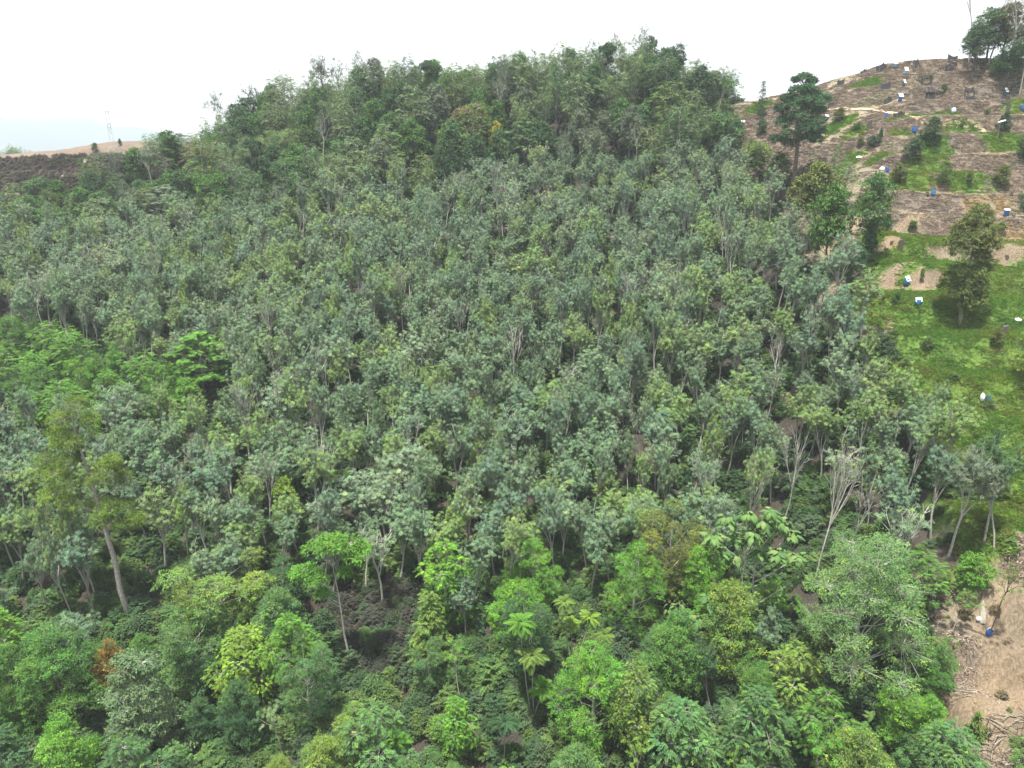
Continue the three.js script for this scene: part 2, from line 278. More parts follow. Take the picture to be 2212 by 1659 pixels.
// a tree grown by forking limbs, bunches on the last twigs
function forkTree(o, seed) {
  rnd = seeded(seed); o = { ...LEAF, ...o };
  const W = new Soup(), S = new Soup(); let reach = 0, high = 0;
  const shade0 = () => tone({ vary: o.lobeVary ?? 0.15, hue: o.hue });
  function grow(p, d, len, r, level, shade) {
    const n = level === o.levels ? 6 : 3, path = [p]; let q = p, dd = d;
    for (let k = 0; k < n; k++) { dd = unit([dd[0] + R(-1, 1) * o.crook, dd[1] + R(-1, 1) * o.crook * 0.6 + o.up * (level === o.levels ? 0.3 : 1), dd[2] + R(-1, 1) * o.crook]); q = add(q, dd, len / n); path.push(q); }
    W.tube(path, r, r * o.taper, level === o.levels ? 7 : level > 1 ? 5 : 3);
    const at = (t) => { const f = clamp(t, 0, 0.999) * n, k = Math.floor(f); return [0, 1, 2].map((j) => lerp(path[k][j], path[k + 1][j], f - k)); };
    high = Math.max(high, q[1]); reach = Math.max(reach, Math.hypot(q[0], q[2]));
    if (level === 0) {
      for (let k = 0; k < o.bunches; k++) if (rnd() < o.leafy) { const t = k === 0 ? 1 : R(0.25, 1), c = at(t), off = ball(); bunch(S, [c[0] + off[0] * o.spread, c[1] + off[1] * o.spread * 0.6, c[2] + off[2] * o.spread], unit([dd[0] + off[0], dd[1] * 0.5 + off[1] * 0.4, dd[2] + off[2]]), o, shade); }
      return;
    }
    const kids = o.kids[level - 1], a0 = R(0, 6.28);
    for (let k = 0; k < kids; k++) {
      const t = level === o.levels ? R(o.forkFrom ?? 0.8, 1) : R(0.35, 1), a = a0 + k * (6.2832 / kids) + R(-0.5, 0.5), an = o.angle[level - 1] * R(0.7, 1.3);
      const ref = Math.abs(dd[1]) > 0.95 ? [1, 0, 0] : [0, 1, 0], u = unit([dd[1] * ref[2] - dd[2] * ref[1], dd[2] * ref[0] - dd[0] * ref[2], dd[0] * ref[1] - dd[1] * ref[0]]), v = [dd[1] * u[2] - dd[2] * u[1], dd[2] * u[0] - dd[0] * u[2], dd[0] * u[1] - dd[1] * u[0]];
      const c = Math.cos(a) * Math.sin(an), e = Math.sin(a) * Math.sin(an), nd = unit([0, 1, 2].map((j) => dd[j] * Math.cos(an) + u[j] * c + v[j] * e));
      grow(at(t), nd, o.lengths[level - 1] * R(0.75, 1.25), r * o.taper * (0.62 + 0.3 * rnd()), level - 1, level === o.levels ? shade0() : shade);
    }
    if (level < o.levels && o.bunchesInner) for (let k = 0; k < o.bunchesInner; k++) if (rnd() < o.leafy) bunch(S, add(at(R(0.4, 1)), ball(), o.spread), unit([R(-1, 1), 0.5, R(-1, 1)]), o, shade);
  }
  grow([0, -1.2, 0], unit([o.lean ?? 0, 1, 0]), o.trunk + 1.2, o.girth, o.levels, shade0());
  return { wood: W.geometry(), leaf: S.i.length ? S.geometry() : null, H: high + (S.i.length ? o.size * 0.4 : 0), R: reach };
}
function bambooClump(o, seed) {
  rnd = seeded(seed); o = { ...LEAF, ...o };
  const W = new Soup(), S = new Soup(); let high = 0, reach = 0;
  for (let k = 0; k < o.culms; k++) {
    const a = R(0, 6.28), h = o.H * R(0.65, 1), out = o.R * R(0.15, 1), shade = tone({ vary: 0.15, hue: o.hue }), path = [];
    for (let j = 0; j <= 8; j++) { const t = j / 8, w = 0.25 * t + Math.pow(t, 2.6) * 0.75; path.push([Math.cos(a) * (0.3 + out * w), lerp(-0.6, h, 1 - Math.pow(1 - t, 1.35)) - Math.pow(t, 6) * out * 0.5, Math.sin(a) * (0.3 + out * w)]); }
    W.tube(path, 0.06, 0.012, 4);
    for (let m = 0; m < o.bunches; m++) {
      const t = Math.pow(R(0.08, 1), 0.8), f = t * 8, j = Math.min(7, Math.floor(f)), c = [0, 1, 2].map((q) => lerp(path[j][q], path[j + 1][q], f - j)), b = R(0, 6.28), s = R(0.1, 1.05) * (1.15 - 0.6 * t), e = [c[0] + Math.cos(b) * s, c[1] + R(-0.4, 0.35), c[2] + Math.sin(b) * s];
      bunch(S, e, unit([Math.cos(b), 0.1, Math.sin(b)]), o, shade); high = Math.max(high, e[1]); reach = Math.max(reach, Math.hypot(e[0], e[2]));
    }
  }
  return { wood: W.geometry(), leaf: S.geometry(), H: high, R: reach };
}
// one arching frond with leaflets on both sides, from the origin along +x
function frond(len, leaflets, leafLen, arch, seed, ratio = 0.2, vary = 0.14) {
  rnd = seeded(seed); const S = new Soup(), pts = [];
  for (let k = 0; k <= 10; k++) { const t = k / 10; pts.push([len * (t - 0.12 * t * t), len * (0.42 * t - arch * t * t), 0]); }
  const base = tone({ vary, hue: 0.06 });
  for (let k = 0; k < leaflets; k++) {
    const t = 0.12 + 0.88 * (k / leaflets), f = t * 10, j = Math.min(9, Math.floor(f)), c = [0, 1, 2].map((q) => lerp(pts[j][q], pts[j + 1][q], f - j)), L = leafLen * Math.sin(Math.PI * (0.18 + 0.78 * t)) * R(0.85, 1.1);
    for (const s of [-1, 1]) S.leaf(c, unit([0.55, -0.22 + R(-0.15, 0.15), s]), [0, 1, 0], L, L * ratio, times(base, [R(0.9, 1.1), R(0.92, 1.08), 1]), 0.2);
  }
  for (let k = 0; k < 10; k++) { const d = [pts[k + 1][0] - pts[k][0], pts[k + 1][1] - pts[k][1], 0], L = Math.hypot(...d); S.leaf(pts[k], [d[0] / L, d[1] / L, 0], [0, 0, 1], L * 1.05, 0.05, base, 0); }
  return S.geometry();
}

// ------------------------------------------------------------------ the kinds of plant
const dome = (t) => Math.sqrt(Math.max(0.05, 1 - (t * 1.02) ** 2.2)) * (0.75 + 0.25 * Math.min(1, t * 4)), egg = (t) => Math.sin(Math.PI * (0.2 + 0.72 * t)) , cone = (t) => 1.02 - 0.9 * t, column = (t) => 0.6 + 0.4 * Math.sin(Math.PI * t), vase = (t) => 0.45 + 0.55 * Math.sin(Math.PI * (0.1 + 0.6 * t));
const KIND = {};
const several = (n, make) => Array.from({ length: n }, (_, k) => make(k));
const RUBBER = { trunk: 5.2, girth: 0.17, taper: 0.66, levels: 3, kids: [5, 5, 5], lengths: [1.1, 2.4, 4.6], angle: [0.85, 0.52, 0.3], up: 0.12, crook: 0.15, bunches: 4, bunchesInner: 1, leafy: 0.95, style: 'whorl', leaves: 13, size: 0.25, ratio: 0.36, drop: 0.8, stalk: 0.2, sag: 0.16, spread: 0.42, vary: 0.26, hue: 0.1, flush: 0.06, flushTone: [1.6, 1.45, 0.9] };
KIND.rubber = several(10, (k) => forkTree({ ...RUBBER, trunk: 4.8 + (k % 3) * 0.8, kids: [5, 5, k % 2 ? 4 : 5], lean: [0, 0.08, -0.06, 0.14, -0.1, 0.03, 0.05, -0.14, 0.06, -0.05][k], leafy: [1, 0.95, 0.7, 1, 0.9, 1, 0.45, 0.85, 0.2, 0.3][k], flush: k === 3 ? 0.2 : 0.05 }, 100 + k));
KIND.bare = several(4, (k) => forkTree({ ...RUBBER, trunk: 4 + k * 0.6, kids: [4, 4, 4], lengths: [1.5, 2.6, 4.4], angle: [0.7, 0.5, 0.36], leafy: [0.02, 0.1, 0.22, 0.06][k], bunches: 2, bunchesInner: 0, crook: 0.2, girth: 0.17, leaves: 8 }, 140 + k));
KIND.broad = several(5, (k) => lobeTree({ H: 13, R: 4.6, base: 0.42, lobes: 13 + k, lobe: [0.3, 0.5], profile: [dome, egg, dome, egg, vase][k], bunches: 46, leaves: 10, size: 0.42, ratio: 0.5, spread: 0.35, girth: 0.26, flat: 0.68, drop: 0.35, flush: 0.04 }, 200 + k));
KIND.lush = several(6, (k) => lobeTree({ H: 11, R: 4.0, base: 0.26, lobes: 17 + k, stray: 0.12, lobe: [0.16, 0.42], profile: [dome, egg, dome, vase, egg, dome][k], bunches: 125, leaves: 12, size: 0.19, ratio: 0.44, spread: 0.24, girth: 0.2, flat: 0.72, drop: 0.45, vary: 0.34, hue: 0.16, lobeVary: 0.28, flush: 0.11, flushTone: [1.7, 1.5, 0.9], style: k % 2 ? 'tuft' : 'spray', sprayLength: 0.5, stalk: 0.2, twigs: 0.12 }, 230 + k));
KIND.grand = several(3, (k) => lobeTree({ H: 14, R: 6, base: 0.22, lobes: 30, lobe: [0.12, 0.36], profile: [dome, egg, vase][k], stray: 0.12, bunches: 190, leaves: 12, size: 0.2, ratio: 0.44, spread: 0.26, girth: 0.28, flat: 0.72, drop: 0.45, vary: 0.34, hue: 0.15, lobeVary: 0.3, fill: 0.45, flush: 0.11, flushTone: [1.6, 1.45, 0.9], style: k === 1 ? 'spray' : 'tuft', sprayLength: 0.5, twigs: 0.1 }, 250 + k));
KIND.feather = several(5, (k) => lobeTree({ H: 14, R: 4.2, base: 0.34, lobes: 15 + k, lobe: [0.26, 0.46], profile: [egg, column, dome, egg, vase][k], bunches: 30, style: 'spray', sprayLength: 0.95, leaves: 12, size: 0.36, ratio: 0.34, drop: 0.5, girth: 0.2, flat: 0.75, twigs: 0.3, vary: 0.22 }, 260 + k));
KIND.open = several(4, (k) => forkTree({ trunk: 7 + k, girth: 0.2, taper: 0.6, levels: 3, kids: [4, 4, 4 + (k % 2)], lengths: [1.2, 2.0, 3.2], angle: [0.9, 0.8, 0.7], up: 0.07, crook: 0.2, bunches: 3, leafy: [0.7, 0.5, 0.8, 0.35][k], style: 'tuft', leaves: 10, size: 0.4, ratio: 0.42, drop: 0.3, spread: 0.4, vary: 0.2, hue: 0.08, lean: [0.06, -0.08, 0.03, 0.1][k] }, 290 + k));
KIND.bamboo = several(3, (k) => bambooClump({ H: 15, R: 4, culms: 20, bunches: 34, style: 'tuft', leaves: 9, size: 0.42, ratio: 0.2, drop: 1.1, spread: 0.3, vary: 0.2, hue: 0.1 }, 310 + k));
KIND.cone = several(3, (k) => lobeTree({ H: 9, R: 2.6, base: 0.14, lobes: 22, lobe: [0.26, 0.4], profile: cone, bunches: 62, leaves: 10, size: 0.24, ratio: 0.42, drop: 0.5, spread: 0.2, girth: 0.14, flat: 0.8, leader: 0.95, rise: 0.25, style: 'spray', sprayLength: 0.45 }, 330 + k));
KIND.orb = several(4, (k) => lobeTree({ H: 4.2, R: 1.9, base: 0.2, lobes: 13, lobe: [0.3, 0.46], profile: [egg, dome, column, egg][k], bunches: 36, leaves: 11, size: 0.22, ratio: 0.45, spread: 0.18, girth: 0.09, flat: 0.85, drop: 0.4, limbFrom: 0.08 }, 350 + k));
KIND.tiers = several(2, (k) => lobeTree({ H: 13, R: 4.6, base: 0.3, lobes: 30, lobe: [0.2, 0.36], profile: egg, bunches: 75, leaves: 11, size: 0.26, ratio: 0.42, flat: 0.45, spread: 0.2, drop: 0.15, rise: 0.2, lift: 0.02, girth: 0.22, style: 'whorl', stalk: 0.2, hollow: 0.9, vary: 0.2, hue: 0.08 }, 370 + k));
KIND.umbrella = several(2, (k) => lobeTree({ H: 15, R: 4, girth: 0.22, lean: k ? 0.06 : -0.05, leader: 0.93, lobesAt: [[0, 0.955, 0, 0.09], [0.1, 0.93, 0.03, 0.08], [-0.11, 0.925, 0, 0.08], [0.02, 0.92, 0.1, 0.08], [-0.03, 0.92, -0.1, 0.08], [0.17, 0.89, -0.03, 0.06], [-0.18, 0.885, 0.04, 0.06], [0.06, 0.8, 0.05, 0.05]], even: true, bunches: 75, leaves: 10, size: 0.36, ratio: 0.42, flat: 0.4, spread: 0.28, drop: 0.3, rise: 0.6, limb: 0.4 }, 376 + k));
KIND.silver = [lobeTree({ H: 11, R: 4.8, base: 0.2, lobes: 26, lobe: [0.22, 0.36], profile: (t) => 1 - 0.62 * t, bunches: 120, leaves: 10, size: 0.22, ratio: 0.55, flat: 0.32, spread: 0.24, drop: 0.35, rise: 0.3, lift: 0.02, girth: 0.2, style: 'tuft', vary: 0.2, hue: 0.06 }, 380)];
KIND.shrub = several(5, (k) => lobeTree({ H: 2.4, R: 1.5, base: 0.15, lobes: 7, lobe: [0.35, 0.6], profile: dome, bunches: 30, leaves: 10, size: 0.24, ratio: 0.42, spread: 0.2, girth: 0.05, flat: 0.8, drop: 0.3, limbFrom: 0.02, style: k % 2 ? 'spray' : 'tuft', sprayLength: 0.5, hue: 0.14, vary: 0.25 }, 400 + k));
KIND.sapling = several(2, (k) => lobeTree({ H: 2.6, R: 0.7, base: 0.4, lobes: 6, lobe: [0.4, 0.6], profile: egg, bunches: 14, leaves: 8, size: 0.24, ratio: 0.4, spread: 0.12, girth: 0.035, drop: 0.5, limbFrom: 0.3 }, 410 + k));
KIND.conifer = [lobeTree({ H: 9, R: 2.6, base: 0.12, lobes: 24, lobe: [0.2, 0.34], profile: cone, bunches: 36, leaves: 10, size: 0.3, ratio: 0.2, flat: 0.35, spread: 0.2, drop: 0.2, rise: 0.1, lift: 0, girth: 0.16, leader: 0.97 }, 420)];
// single trees with a habit of their own: lobes as [sideways, height, depth, radius] in tree heights
const layer = (list) => list;
KIND.giant = [lobeTree({ H: 23, R: 5.5, girth: 0.55, leader: 0.93, lobesAt: layer([[-0.01, 0.955, 0, 0.055], [0.045, 0.93, 0.02, 0.035], [-0.08, 0.94, 0, 0.025], [-0.075, 0.86, 0.02, 0.06], [0.06, 0.845, -0.02, 0.07], [0.0, 0.87, 0.06, 0.055], [0.145, 0.8, 0.02, 0.06], [-0.14, 0.805, 0, 0.05], [-0.02, 0.78, 0.08, 0.08], [0.07, 0.76, 0.09, 0.06], [-0.1, 0.73, 0.05, 0.085], [0.05, 0.7, 0.05, 0.075], [-0.155, 0.735, -0.05, 0.05], [0.16, 0.72, -0.03, 0.045], [-0.06, 0.655, 0.1, 0.085], [0.09, 0.63, 0.08, 0.075], [-0.15, 0.62, 0.02, 0.06], [0.01, 0.58, 0.1, 0.08], [0.14, 0.56, 0, 0.07], [-0.11, 0.53, 0.06, 0.07], [0.06, 0.51, 0.07, 0.065], [-0.17, 0.5, -0.04, 0.05], [0.17, 0.5, -0.05, 0.05], [-0.03, 0.47, -0.08, 0.06], [0.08, 0.6, -0.1, 0.07], [-0.08, 0.66, -0.1, 0.07], [0.02, 0.8, -0.09, 0.06]]), even: true, bunches: 125, leaves: 12, size: 0.36, ratio: 0.38, flat: 0.5, spread: 0.3, drop: 0.5, rise: 0.22, lift: 0.02, limb: 0.22, grow: 1.08, style: 'tuft', stalk: 0.2, vary: 0.2, hue: 0.05 }, 500)];
KIND.wattle = [lobeTree({ H: 26, R: 5, girth: 0.4, lean: -0.1, leader: 0.92, wobble: 0.006, lobesAt: layer([[0.03, 0.955, 0, 0.06], [-0.045, 0.9, 0.02, 0.055], [0.065, 0.89, -0.02, 0.045], [-0.085, 0.83, 0, 0.05], [0.0, 0.82, 0.03, 0.045], [-0.06, 0.74, 0.03, 0.045], [-0.17, 0.73, 0, 0.05], [-0.12, 0.69, 0.04, 0.055], [-0.2, 0.66, -0.02, 0.05], [-0.07, 0.65, 0.05, 0.055], [0.1, 0.7, 0, 0.055], [0.14, 0.74, 0.02, 0.035], [0.06, 0.665, 0.05, 0.05], [0.13, 0.64, -0.04, 0.045], [-0.16, 0.6, 0.03, 0.055], [-0.09, 0.57, 0.05, 0.05], [-0.22, 0.58, 0, 0.035], [0.07, 0.545, 0.04, 0.055], [0.13, 0.53, 0, 0.05], [0.03, 0.5, 0.06, 0.045], [-0.05, 0.52, -0.05, 0.045], [0.17, 0.49, 0.02, 0.035], [0.1, 0.46, 0.04, 0.04], [-0.12, 0.78, -0.05, 0.04]]), even: true, bunches: 120, leaves: 11, size: 0.26, ratio: 0.2, flat: 0.85, spread: 0.26, drop: 0.1, rise: 0.5, lift: 0.1, limb: 0.3, twigs: 0.3, vary: 0.26, hue: 0.12, fill: 0.1, grow: 0.9, lobeVary: 0.25 }, 510)];
KIND.slender = [lobeTree({ H: 13.5, R: 3, girth: 0.14, lean: -0.06, leader: 0.8, wobble: 0.008, lobesAt: layer([[0.02, 0.965, 0, 0.075], [-0.1, 0.93, 0.03, 0.065], [0.12, 0.93, -0.02, 0.07], [0.06, 0.96, 0.05, 0.06], [-0.17, 0.77, 0.02, 0.07], [-0.24, 0.73, -0.02, 0.055], [-0.11, 0.745, 0.06, 0.06], [0.15, 0.88, 0.05, 0.06], [0.19, 0.9, -0.05, 0.045], [-0.03, 0.93, -0.06, 0.06], [0.08, 0.78, 0.03, 0.03], [-0.09, 0.62, 0.02, 0.03]]), even: true, bunches: 46, leaves: 9, size: 0.34, ratio: 0.3, flat: 0.5, spread: 0.24, drop: 0.5, rise: 0.9, lift: 0.06, limb: 0.5, twigs: 0.3, limbFrom: 0.4, vary: 0.15, hue: 0.08 }, 520)];
KIND.albizia = [lobeTree({ H: 15, R: 6.4, base: 0.3, lobes: 25, stray: 0.15, lobe: [0.15, 0.38], profile: (t) => 0.98 - 0.55 * t * t, bunches: 260, style: 'tuft', spread: 0.28, leaves: 12, size: 0.19, ratio: 0.36, drop: 0.45, girth: 0.26, flat: 0.6, twigs: 0.22, vary: 0.22, hue: 0.08, rise: 0.8, flush: 0.06 }, 530)];
KIND.durian = [lobeTree({ H: 16, R: 4, girth: 0.3, leader: 0.95, lobesAt: layer([[0.02, 0.94, 0, 0.06], [-0.03, 0.88, 0.03, 0.07], [0.06, 0.87, 0, 0.065], [-0.08, 0.81, 0, 0.07], [0.03, 0.79, 0.07, 0.08], [0.11, 0.77, -0.02, 0.075], [-0.13, 0.73, 0.02, 0.08], [-0.05, 0.69, 0.08, 0.08], [0.09, 0.68, 0.06, 0.08], [-0.19, 0.67, 0, 0.06], [0.15, 0.65, 0.02, 0.06], [-0.14, 0.61, 0.05, 0.06], [0.05, 0.58, 0.06, 0.05], [0.11, 0.52, 0.03, 0.07], [-0.09, 0.45, 0.03, 0.07], [0.05, 0.44, 0.07, 0.07], [0.14, 0.46, -0.03, 0.06], [-0.13, 0.38, 0, 0.06], [0.04, 0.34, 0.07, 0.08], [0.12, 0.3, 0.04, 0.07], [-0.06, 0.26, 0.06, 0.075], [0.06, 0.2, 0.06, 0.08], [0.13, 0.22, 0, 0.06], [-0.1, 0.31, -0.06, 0.07], [0.0, 0.15, 0.03, 0.06], [0.07, 0.62, -0.08, 0.08], [-0.06, 0.75, -0.08, 0.08]]), even: true, bunches: 110, grow: 1.22, leaves: 11, size: 0.26, ratio: 0.42, spread: 0.24, flat: 0.75, drop: 0.6, rise: 0.4, limbFrom: 0.08, vary: 0.22, hue: 0.14, flush: 0.05 }, 540)];
KIND.wispy = several(3, (k) => forkTree({ trunk: 6.2, girth: 0.11, taper: 0.62, levels: 3, kids: [3, 3, 4], lengths: [1.0, 1.5, 2.1], angle: [0.8, 0.7, 0.55], up: 0.09, crook: 0.18, bunches: 4, leafy: [0.9, 0.6, 0.8][k], style: 'whorl', leaves: 10, size: 0.26, ratio: 0.38, drop: 0.6, stalk: 0.2, spread: 0.25, vary: 0.2, hue: 0.1, lean: [0.1, -0.1, 0.04][k] }, 550 + k));
KIND.gum = several(3, (k) => forkTree({ trunk: 11 + k, girth: 0.2, taper: 0.6, levels: 3, kids: [3, 3, 3], lengths: [1.8, 3.2, 5.2], angle: [0.6, 0.45, 0.32], up: 0.14, crook: 0.1, bunches: 3, leafy: [0.5, 0.35, 0.6][k], style: 'tuft', leaves: 9, size: 0.42, ratio: 0.35, drop: 0.6, spread: 0.4, vary: 0.2, hue: 0.08, lean: [0.08, -0.05, 0.14][k] }, 560 + k));

// leaf colours (bare reflectance of the leaves)
const GREEN = {
  rubber: [0.10, 0.175, 0.08], rubberWarm: [0.122, 0.205, 0.05], rubberCool: [0.088, 0.16, 0.086], rubberPale: [0.14, 0.215, 0.11],
  fresh: [0.078, 0.195, 0.018], lime: [0.125, 0.22, 0.022], mid: [0.052, 0.132, 0.02], deep: [0.034, 0.085, 0.027], sea: [0.058, 0.13, 0.036], olive: [0.095, 0.125, 0.024], moss: [0.098, 0.165, 0.027],
  pine: [0.05, 0.125, 0.048], plume: [0.10, 0.19, 0.055], pale: [0.13, 0.20, 0.07], silver: [0.10, 0.165, 0.07], gold: [0.30, 0.27, 0.03], rust: [0.17, 0.11, 0.02], yellow: [0.115, 0.19, 0.02], grey: [0.095, 0.13, 0.075], brown: [0.135, 0.125, 0.05],
};
const foliage = (c) => leafMaterial(...GREEN[c], 0.22, c.startsWith('rubber') ? 0.28 : 0.1);
const occupied = []; // {x, z, r} of what stands already
function stand(name, kind, variant, x, z, H, wide, turn, colour, woodMaterial, label, category, group, sink = 0) {
  const p = KIND[kind][variant % KIND[kind].length], t = thing(name, label, category, x, ground(x, z) - sink, z, turn, group), s = wide / p.R;
  part('trunk', p.wood, woodMaterial, t); if (p.leaf) part('crown', p.leaf, foliage(colour), t);
  t.scale.set(s, H / p.H, s); occupied.push({ x, z, r: wide });
  return t;
}
// by the top of the crown on the chart: place so that a tree of height H reaches it
function byTop(name, kind, variant, px, py, wpx, H, colour, wood, label, category = 'tree', group, turn) {
  const s = spot(px, py, H), dep = chart(s.x, s.y + H * 0.7, s.z)[2];
  return stand(name, kind, variant, s.x, s.z, s.hit ? H : H + Math.max(0, Math.min(s.miss, 6)), (wpx / 2) * dep / FP, turn ?? (px * 7.7 + variant) % 6.28, colour, wood, label, category, group);
}
// by the foot of the trunk and the top of the crown
function byFoot(name, kind, variant, px, py, topY, wpx, colour, wood, label, category = 'tree', group, turn) {
  const s = spot(px, py), dep = chart(s.x, s.y, s.z)[2]; let lo = 0.3, hi = 45;
  for (let k = 0; k < 30; k++) { const m = (lo + hi) / 2; if (chart(s.x, s.y + m, s.z)[1] > topY) lo = m; else hi = m; }
  return stand(name, kind, variant, s.x, s.z, lo, (wpx / 2) * dep / FP * 0.95, turn ?? (px * 7.7) % 6.28, colour, wood, label, category, group);
}

// ------------------------------------------------------------------ the ground
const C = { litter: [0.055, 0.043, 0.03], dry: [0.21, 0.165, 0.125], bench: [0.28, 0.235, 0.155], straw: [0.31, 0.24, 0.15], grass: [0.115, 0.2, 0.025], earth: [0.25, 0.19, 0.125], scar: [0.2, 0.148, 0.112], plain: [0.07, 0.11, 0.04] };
function surface(x, z) { // what covers the ground at a point: weights
  const wx = x + 2.2 * simplex(x * 0.12, z * 0.12) + 0.8 * simplex(x * 0.5, z * 0.5), wz = z + 1.6 * simplex(x * 0.12 + 40, z * 0.12) + 0.6 * simplex(x * 0.5 + 9, z * 0.5);
  if (inside(OPEN, wx, wz)) {
    const bare = within(BARE_SPOTS, x, z); if (bare > 0.5) return 'earth';
    if (inside(EARTH, wx, wz)) return fbm(x * 0.22, z * 0.22) > -0.02 ? 'dry' : 'earth';
    if (within(STRAW_SPOTS, x, z) > 0.5) return 'straw';
    if (inside(MEADOW, wx, wz) || within(GREEN_SPOTS, x, z) > 0.5) return 'grass';
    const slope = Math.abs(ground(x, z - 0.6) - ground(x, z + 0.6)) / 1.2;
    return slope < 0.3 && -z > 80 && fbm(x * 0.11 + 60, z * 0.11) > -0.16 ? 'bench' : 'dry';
  }
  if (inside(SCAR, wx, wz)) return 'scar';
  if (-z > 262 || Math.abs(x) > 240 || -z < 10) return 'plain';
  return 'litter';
}
{
  const nx = GX.length, nz = GZ.length, pos = new Float32Array(nx * nz * 3), col = new Float32Array(nx * nz * 3), uv = new Float32Array(nx * nz * 2), idx = new Uint32Array((nx - 1) * (nz - 1) * 6);
  for (let j = 0, k = 0; j < nz; j++) for (let i = 0; i < nx; i++, k++) {
    const x = GX[i], z = GZ[j]; pos.set([x, GH[k], z], k * 3); uv.set([x / 7, z / 7], k * 2);
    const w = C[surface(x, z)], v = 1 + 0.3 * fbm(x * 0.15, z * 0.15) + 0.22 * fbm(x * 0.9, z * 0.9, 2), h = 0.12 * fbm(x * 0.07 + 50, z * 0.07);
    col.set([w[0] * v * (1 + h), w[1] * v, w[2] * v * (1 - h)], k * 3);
  }
  for (let j = 0, k = 0; j < nz - 1; j++) for (let i = 0; i < nx - 1; i++) { const a = j * nx + i, b = a + nx; idx.set([a, b, a + 1, a + 1, b, b + 1], k); k += 6; }
  const g = new THREE.BufferGeometry();
  g.setAttribute('position', new THREE.BufferAttribute(pos, 3)); g.setAttribute('color', new THREE.BufferAttribute(col, 3)); g.setAttribute('uv', new THREE.BufferAttribute(uv, 2)); g.setIndex(new THREE.BufferAttribute(idx, 1)); g.computeVertexNormals();
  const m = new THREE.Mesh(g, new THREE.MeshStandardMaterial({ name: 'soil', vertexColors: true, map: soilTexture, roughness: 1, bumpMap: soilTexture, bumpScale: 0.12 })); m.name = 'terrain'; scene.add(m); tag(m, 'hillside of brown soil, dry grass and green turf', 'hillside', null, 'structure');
}
// a foot track across the open slope
{
  const line = new THREE.CatmullRomCurve3(area([[1722, 239], [1800, 236.5], [1867, 237], [1912, 243], [1956, 250], [1995, 263.5], [2060, 269.5], [2119, 277], [2150, 289]]).map(([x, z]) => new THREE.Vector3(x, 0, z))), P = [], I = [];
  for (let k = 0; k <= 360; k++) { const p = line.getPoint(k / 360), t = line.getTangent(k / 360), w = 0.42 + 0.16 * simplex(k * 0.09, 3); for (const s of [-1, 0, 1]) { const x = p.x - t.z * w * s, z = p.z + t.x * w * s; P.push(x, ground(x, z) + 0.16, z); } if (k) { const a = (k - 1) * 3; for (const o of [0, 1]) I.push(a + o, a + o + 3, a + o + 1, a + o + 1, a + o + 3, a + o + 4); } }
  const g = new THREE.BufferGeometry(); g.setAttribute('position', new THREE.Float32BufferAttribute(P, 3)); g.setIndex(I); g.computeVertexNormals();
  const m = new THREE.Mesh(g, plain(0.3, 0.235, 0.155, 1)); m.name = 'footpath'; scene.add(m); tag(m, 'narrow pale earth track winding across the slope', 'path', null, 'structure');
}
// far ridges beyond the valley
function ridge(name, label, z0, deep, x0, x1, height, colour, seed) {
  const n = 160, m = 14, P = [], I = [];
  for (let j = 0; j <= m; j++) for (let i = 0; i <= n; i++) {
    const x = lerp(x0, x1, i / n), v = j / m, z = z0 - deep * v + 40 * simplex(x * 0.002, seed + v * 3), h = height(x) * Math.sin(Math.PI * Math.pow(v, 0.8)) * (1 + 0.18 * fbm(x * 0.004 + seed, v * 2));
    P.push(x, EYE - 62 + Math.max(0, h), z);
  }
  for (let j = 0; j < m; j++) for (let i = 0; i < n; i++) { const a = j * (n + 1) + i, b = a + n + 1; I.push(a, a + 1, b, a + 1, b + 1, b); }
  const g = new THREE.BufferGeometry(); g.setAttribute('position', new THREE.Float32BufferAttribute(P, 3)); g.setIndex(I); g.computeVertexNormals();
  const o = new THREE.Mesh(g, plain(...colour, 1)); o.name = numbered(name); scene.add(o); tag(o, label, 'hill', null, 'structure');
}
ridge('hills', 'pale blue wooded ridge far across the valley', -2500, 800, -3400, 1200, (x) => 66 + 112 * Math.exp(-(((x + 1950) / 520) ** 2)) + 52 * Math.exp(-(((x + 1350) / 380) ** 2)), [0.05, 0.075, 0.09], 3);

// ------------------------------------------------------------------ trees that stand out, one by one
const B = BARK;
// left edge of the hill, skyline and upper wood
byTop('spreading_tree', 'open', 1, 545, 175, 80, 15, 'deep', B.dark, 'sparse dark tree leaning out over the skyline at the low end of the wood', 'tree', null, 2.6);
byTop('spreading_tree', 'open', 0, 470, 195, 70, 14, 'grey', B.grey, 'thin grey-green open tree at the outermost end of the wooded skyline');
byTop('round_tree', 'broad', 0, 530, 212, 105, 13, 'deep', B.dark, 'dense dark round tree below the low end of the skyline');
byTop('spreading_tree', 'open', 2, 695, 112, 105, 17, 'grey', B.dark, 'tall airy tree with see-through crown above the shoulder of the hill');
byTop('spreading_tree', 'open', 3, 735, 112, 70, 17, 'grey', B.dark, 'thin twiggy tree beside the tall airy one on the skyline shoulder');
byTop('spreading_tree', 'open', 0, 830, 152, 50, 15, 'olive', B.brown, 'narrow ragged brownish tree on the skyline before the flat-topped one');
byTop('flat_topped_tree', 'umbrella', 1, 925, 130, 62, 17, 'deep', B.dark, 'small dark flat-topped tree standing above the bamboo skyline');
byTop('bamboo_clump', 'bamboo', 0, 1085, 118, 66, 18, 'grey', B.grey, 'tall column-like grey-green bamboo clump in the middle of the skyline', 'bamboo');
byTop('bamboo_clump', 'bamboo', 1, 1150, 102, 50, 18, 'pale', B.grey, 'slim pale bamboo tuft rising beside the tall bamboo column', 'bamboo');
byTop('broad_tree', 'feather', 2, 1205, 125, 60, 15, 'sea', B.grey, 'rounded blue-green tree on the skyline dip');
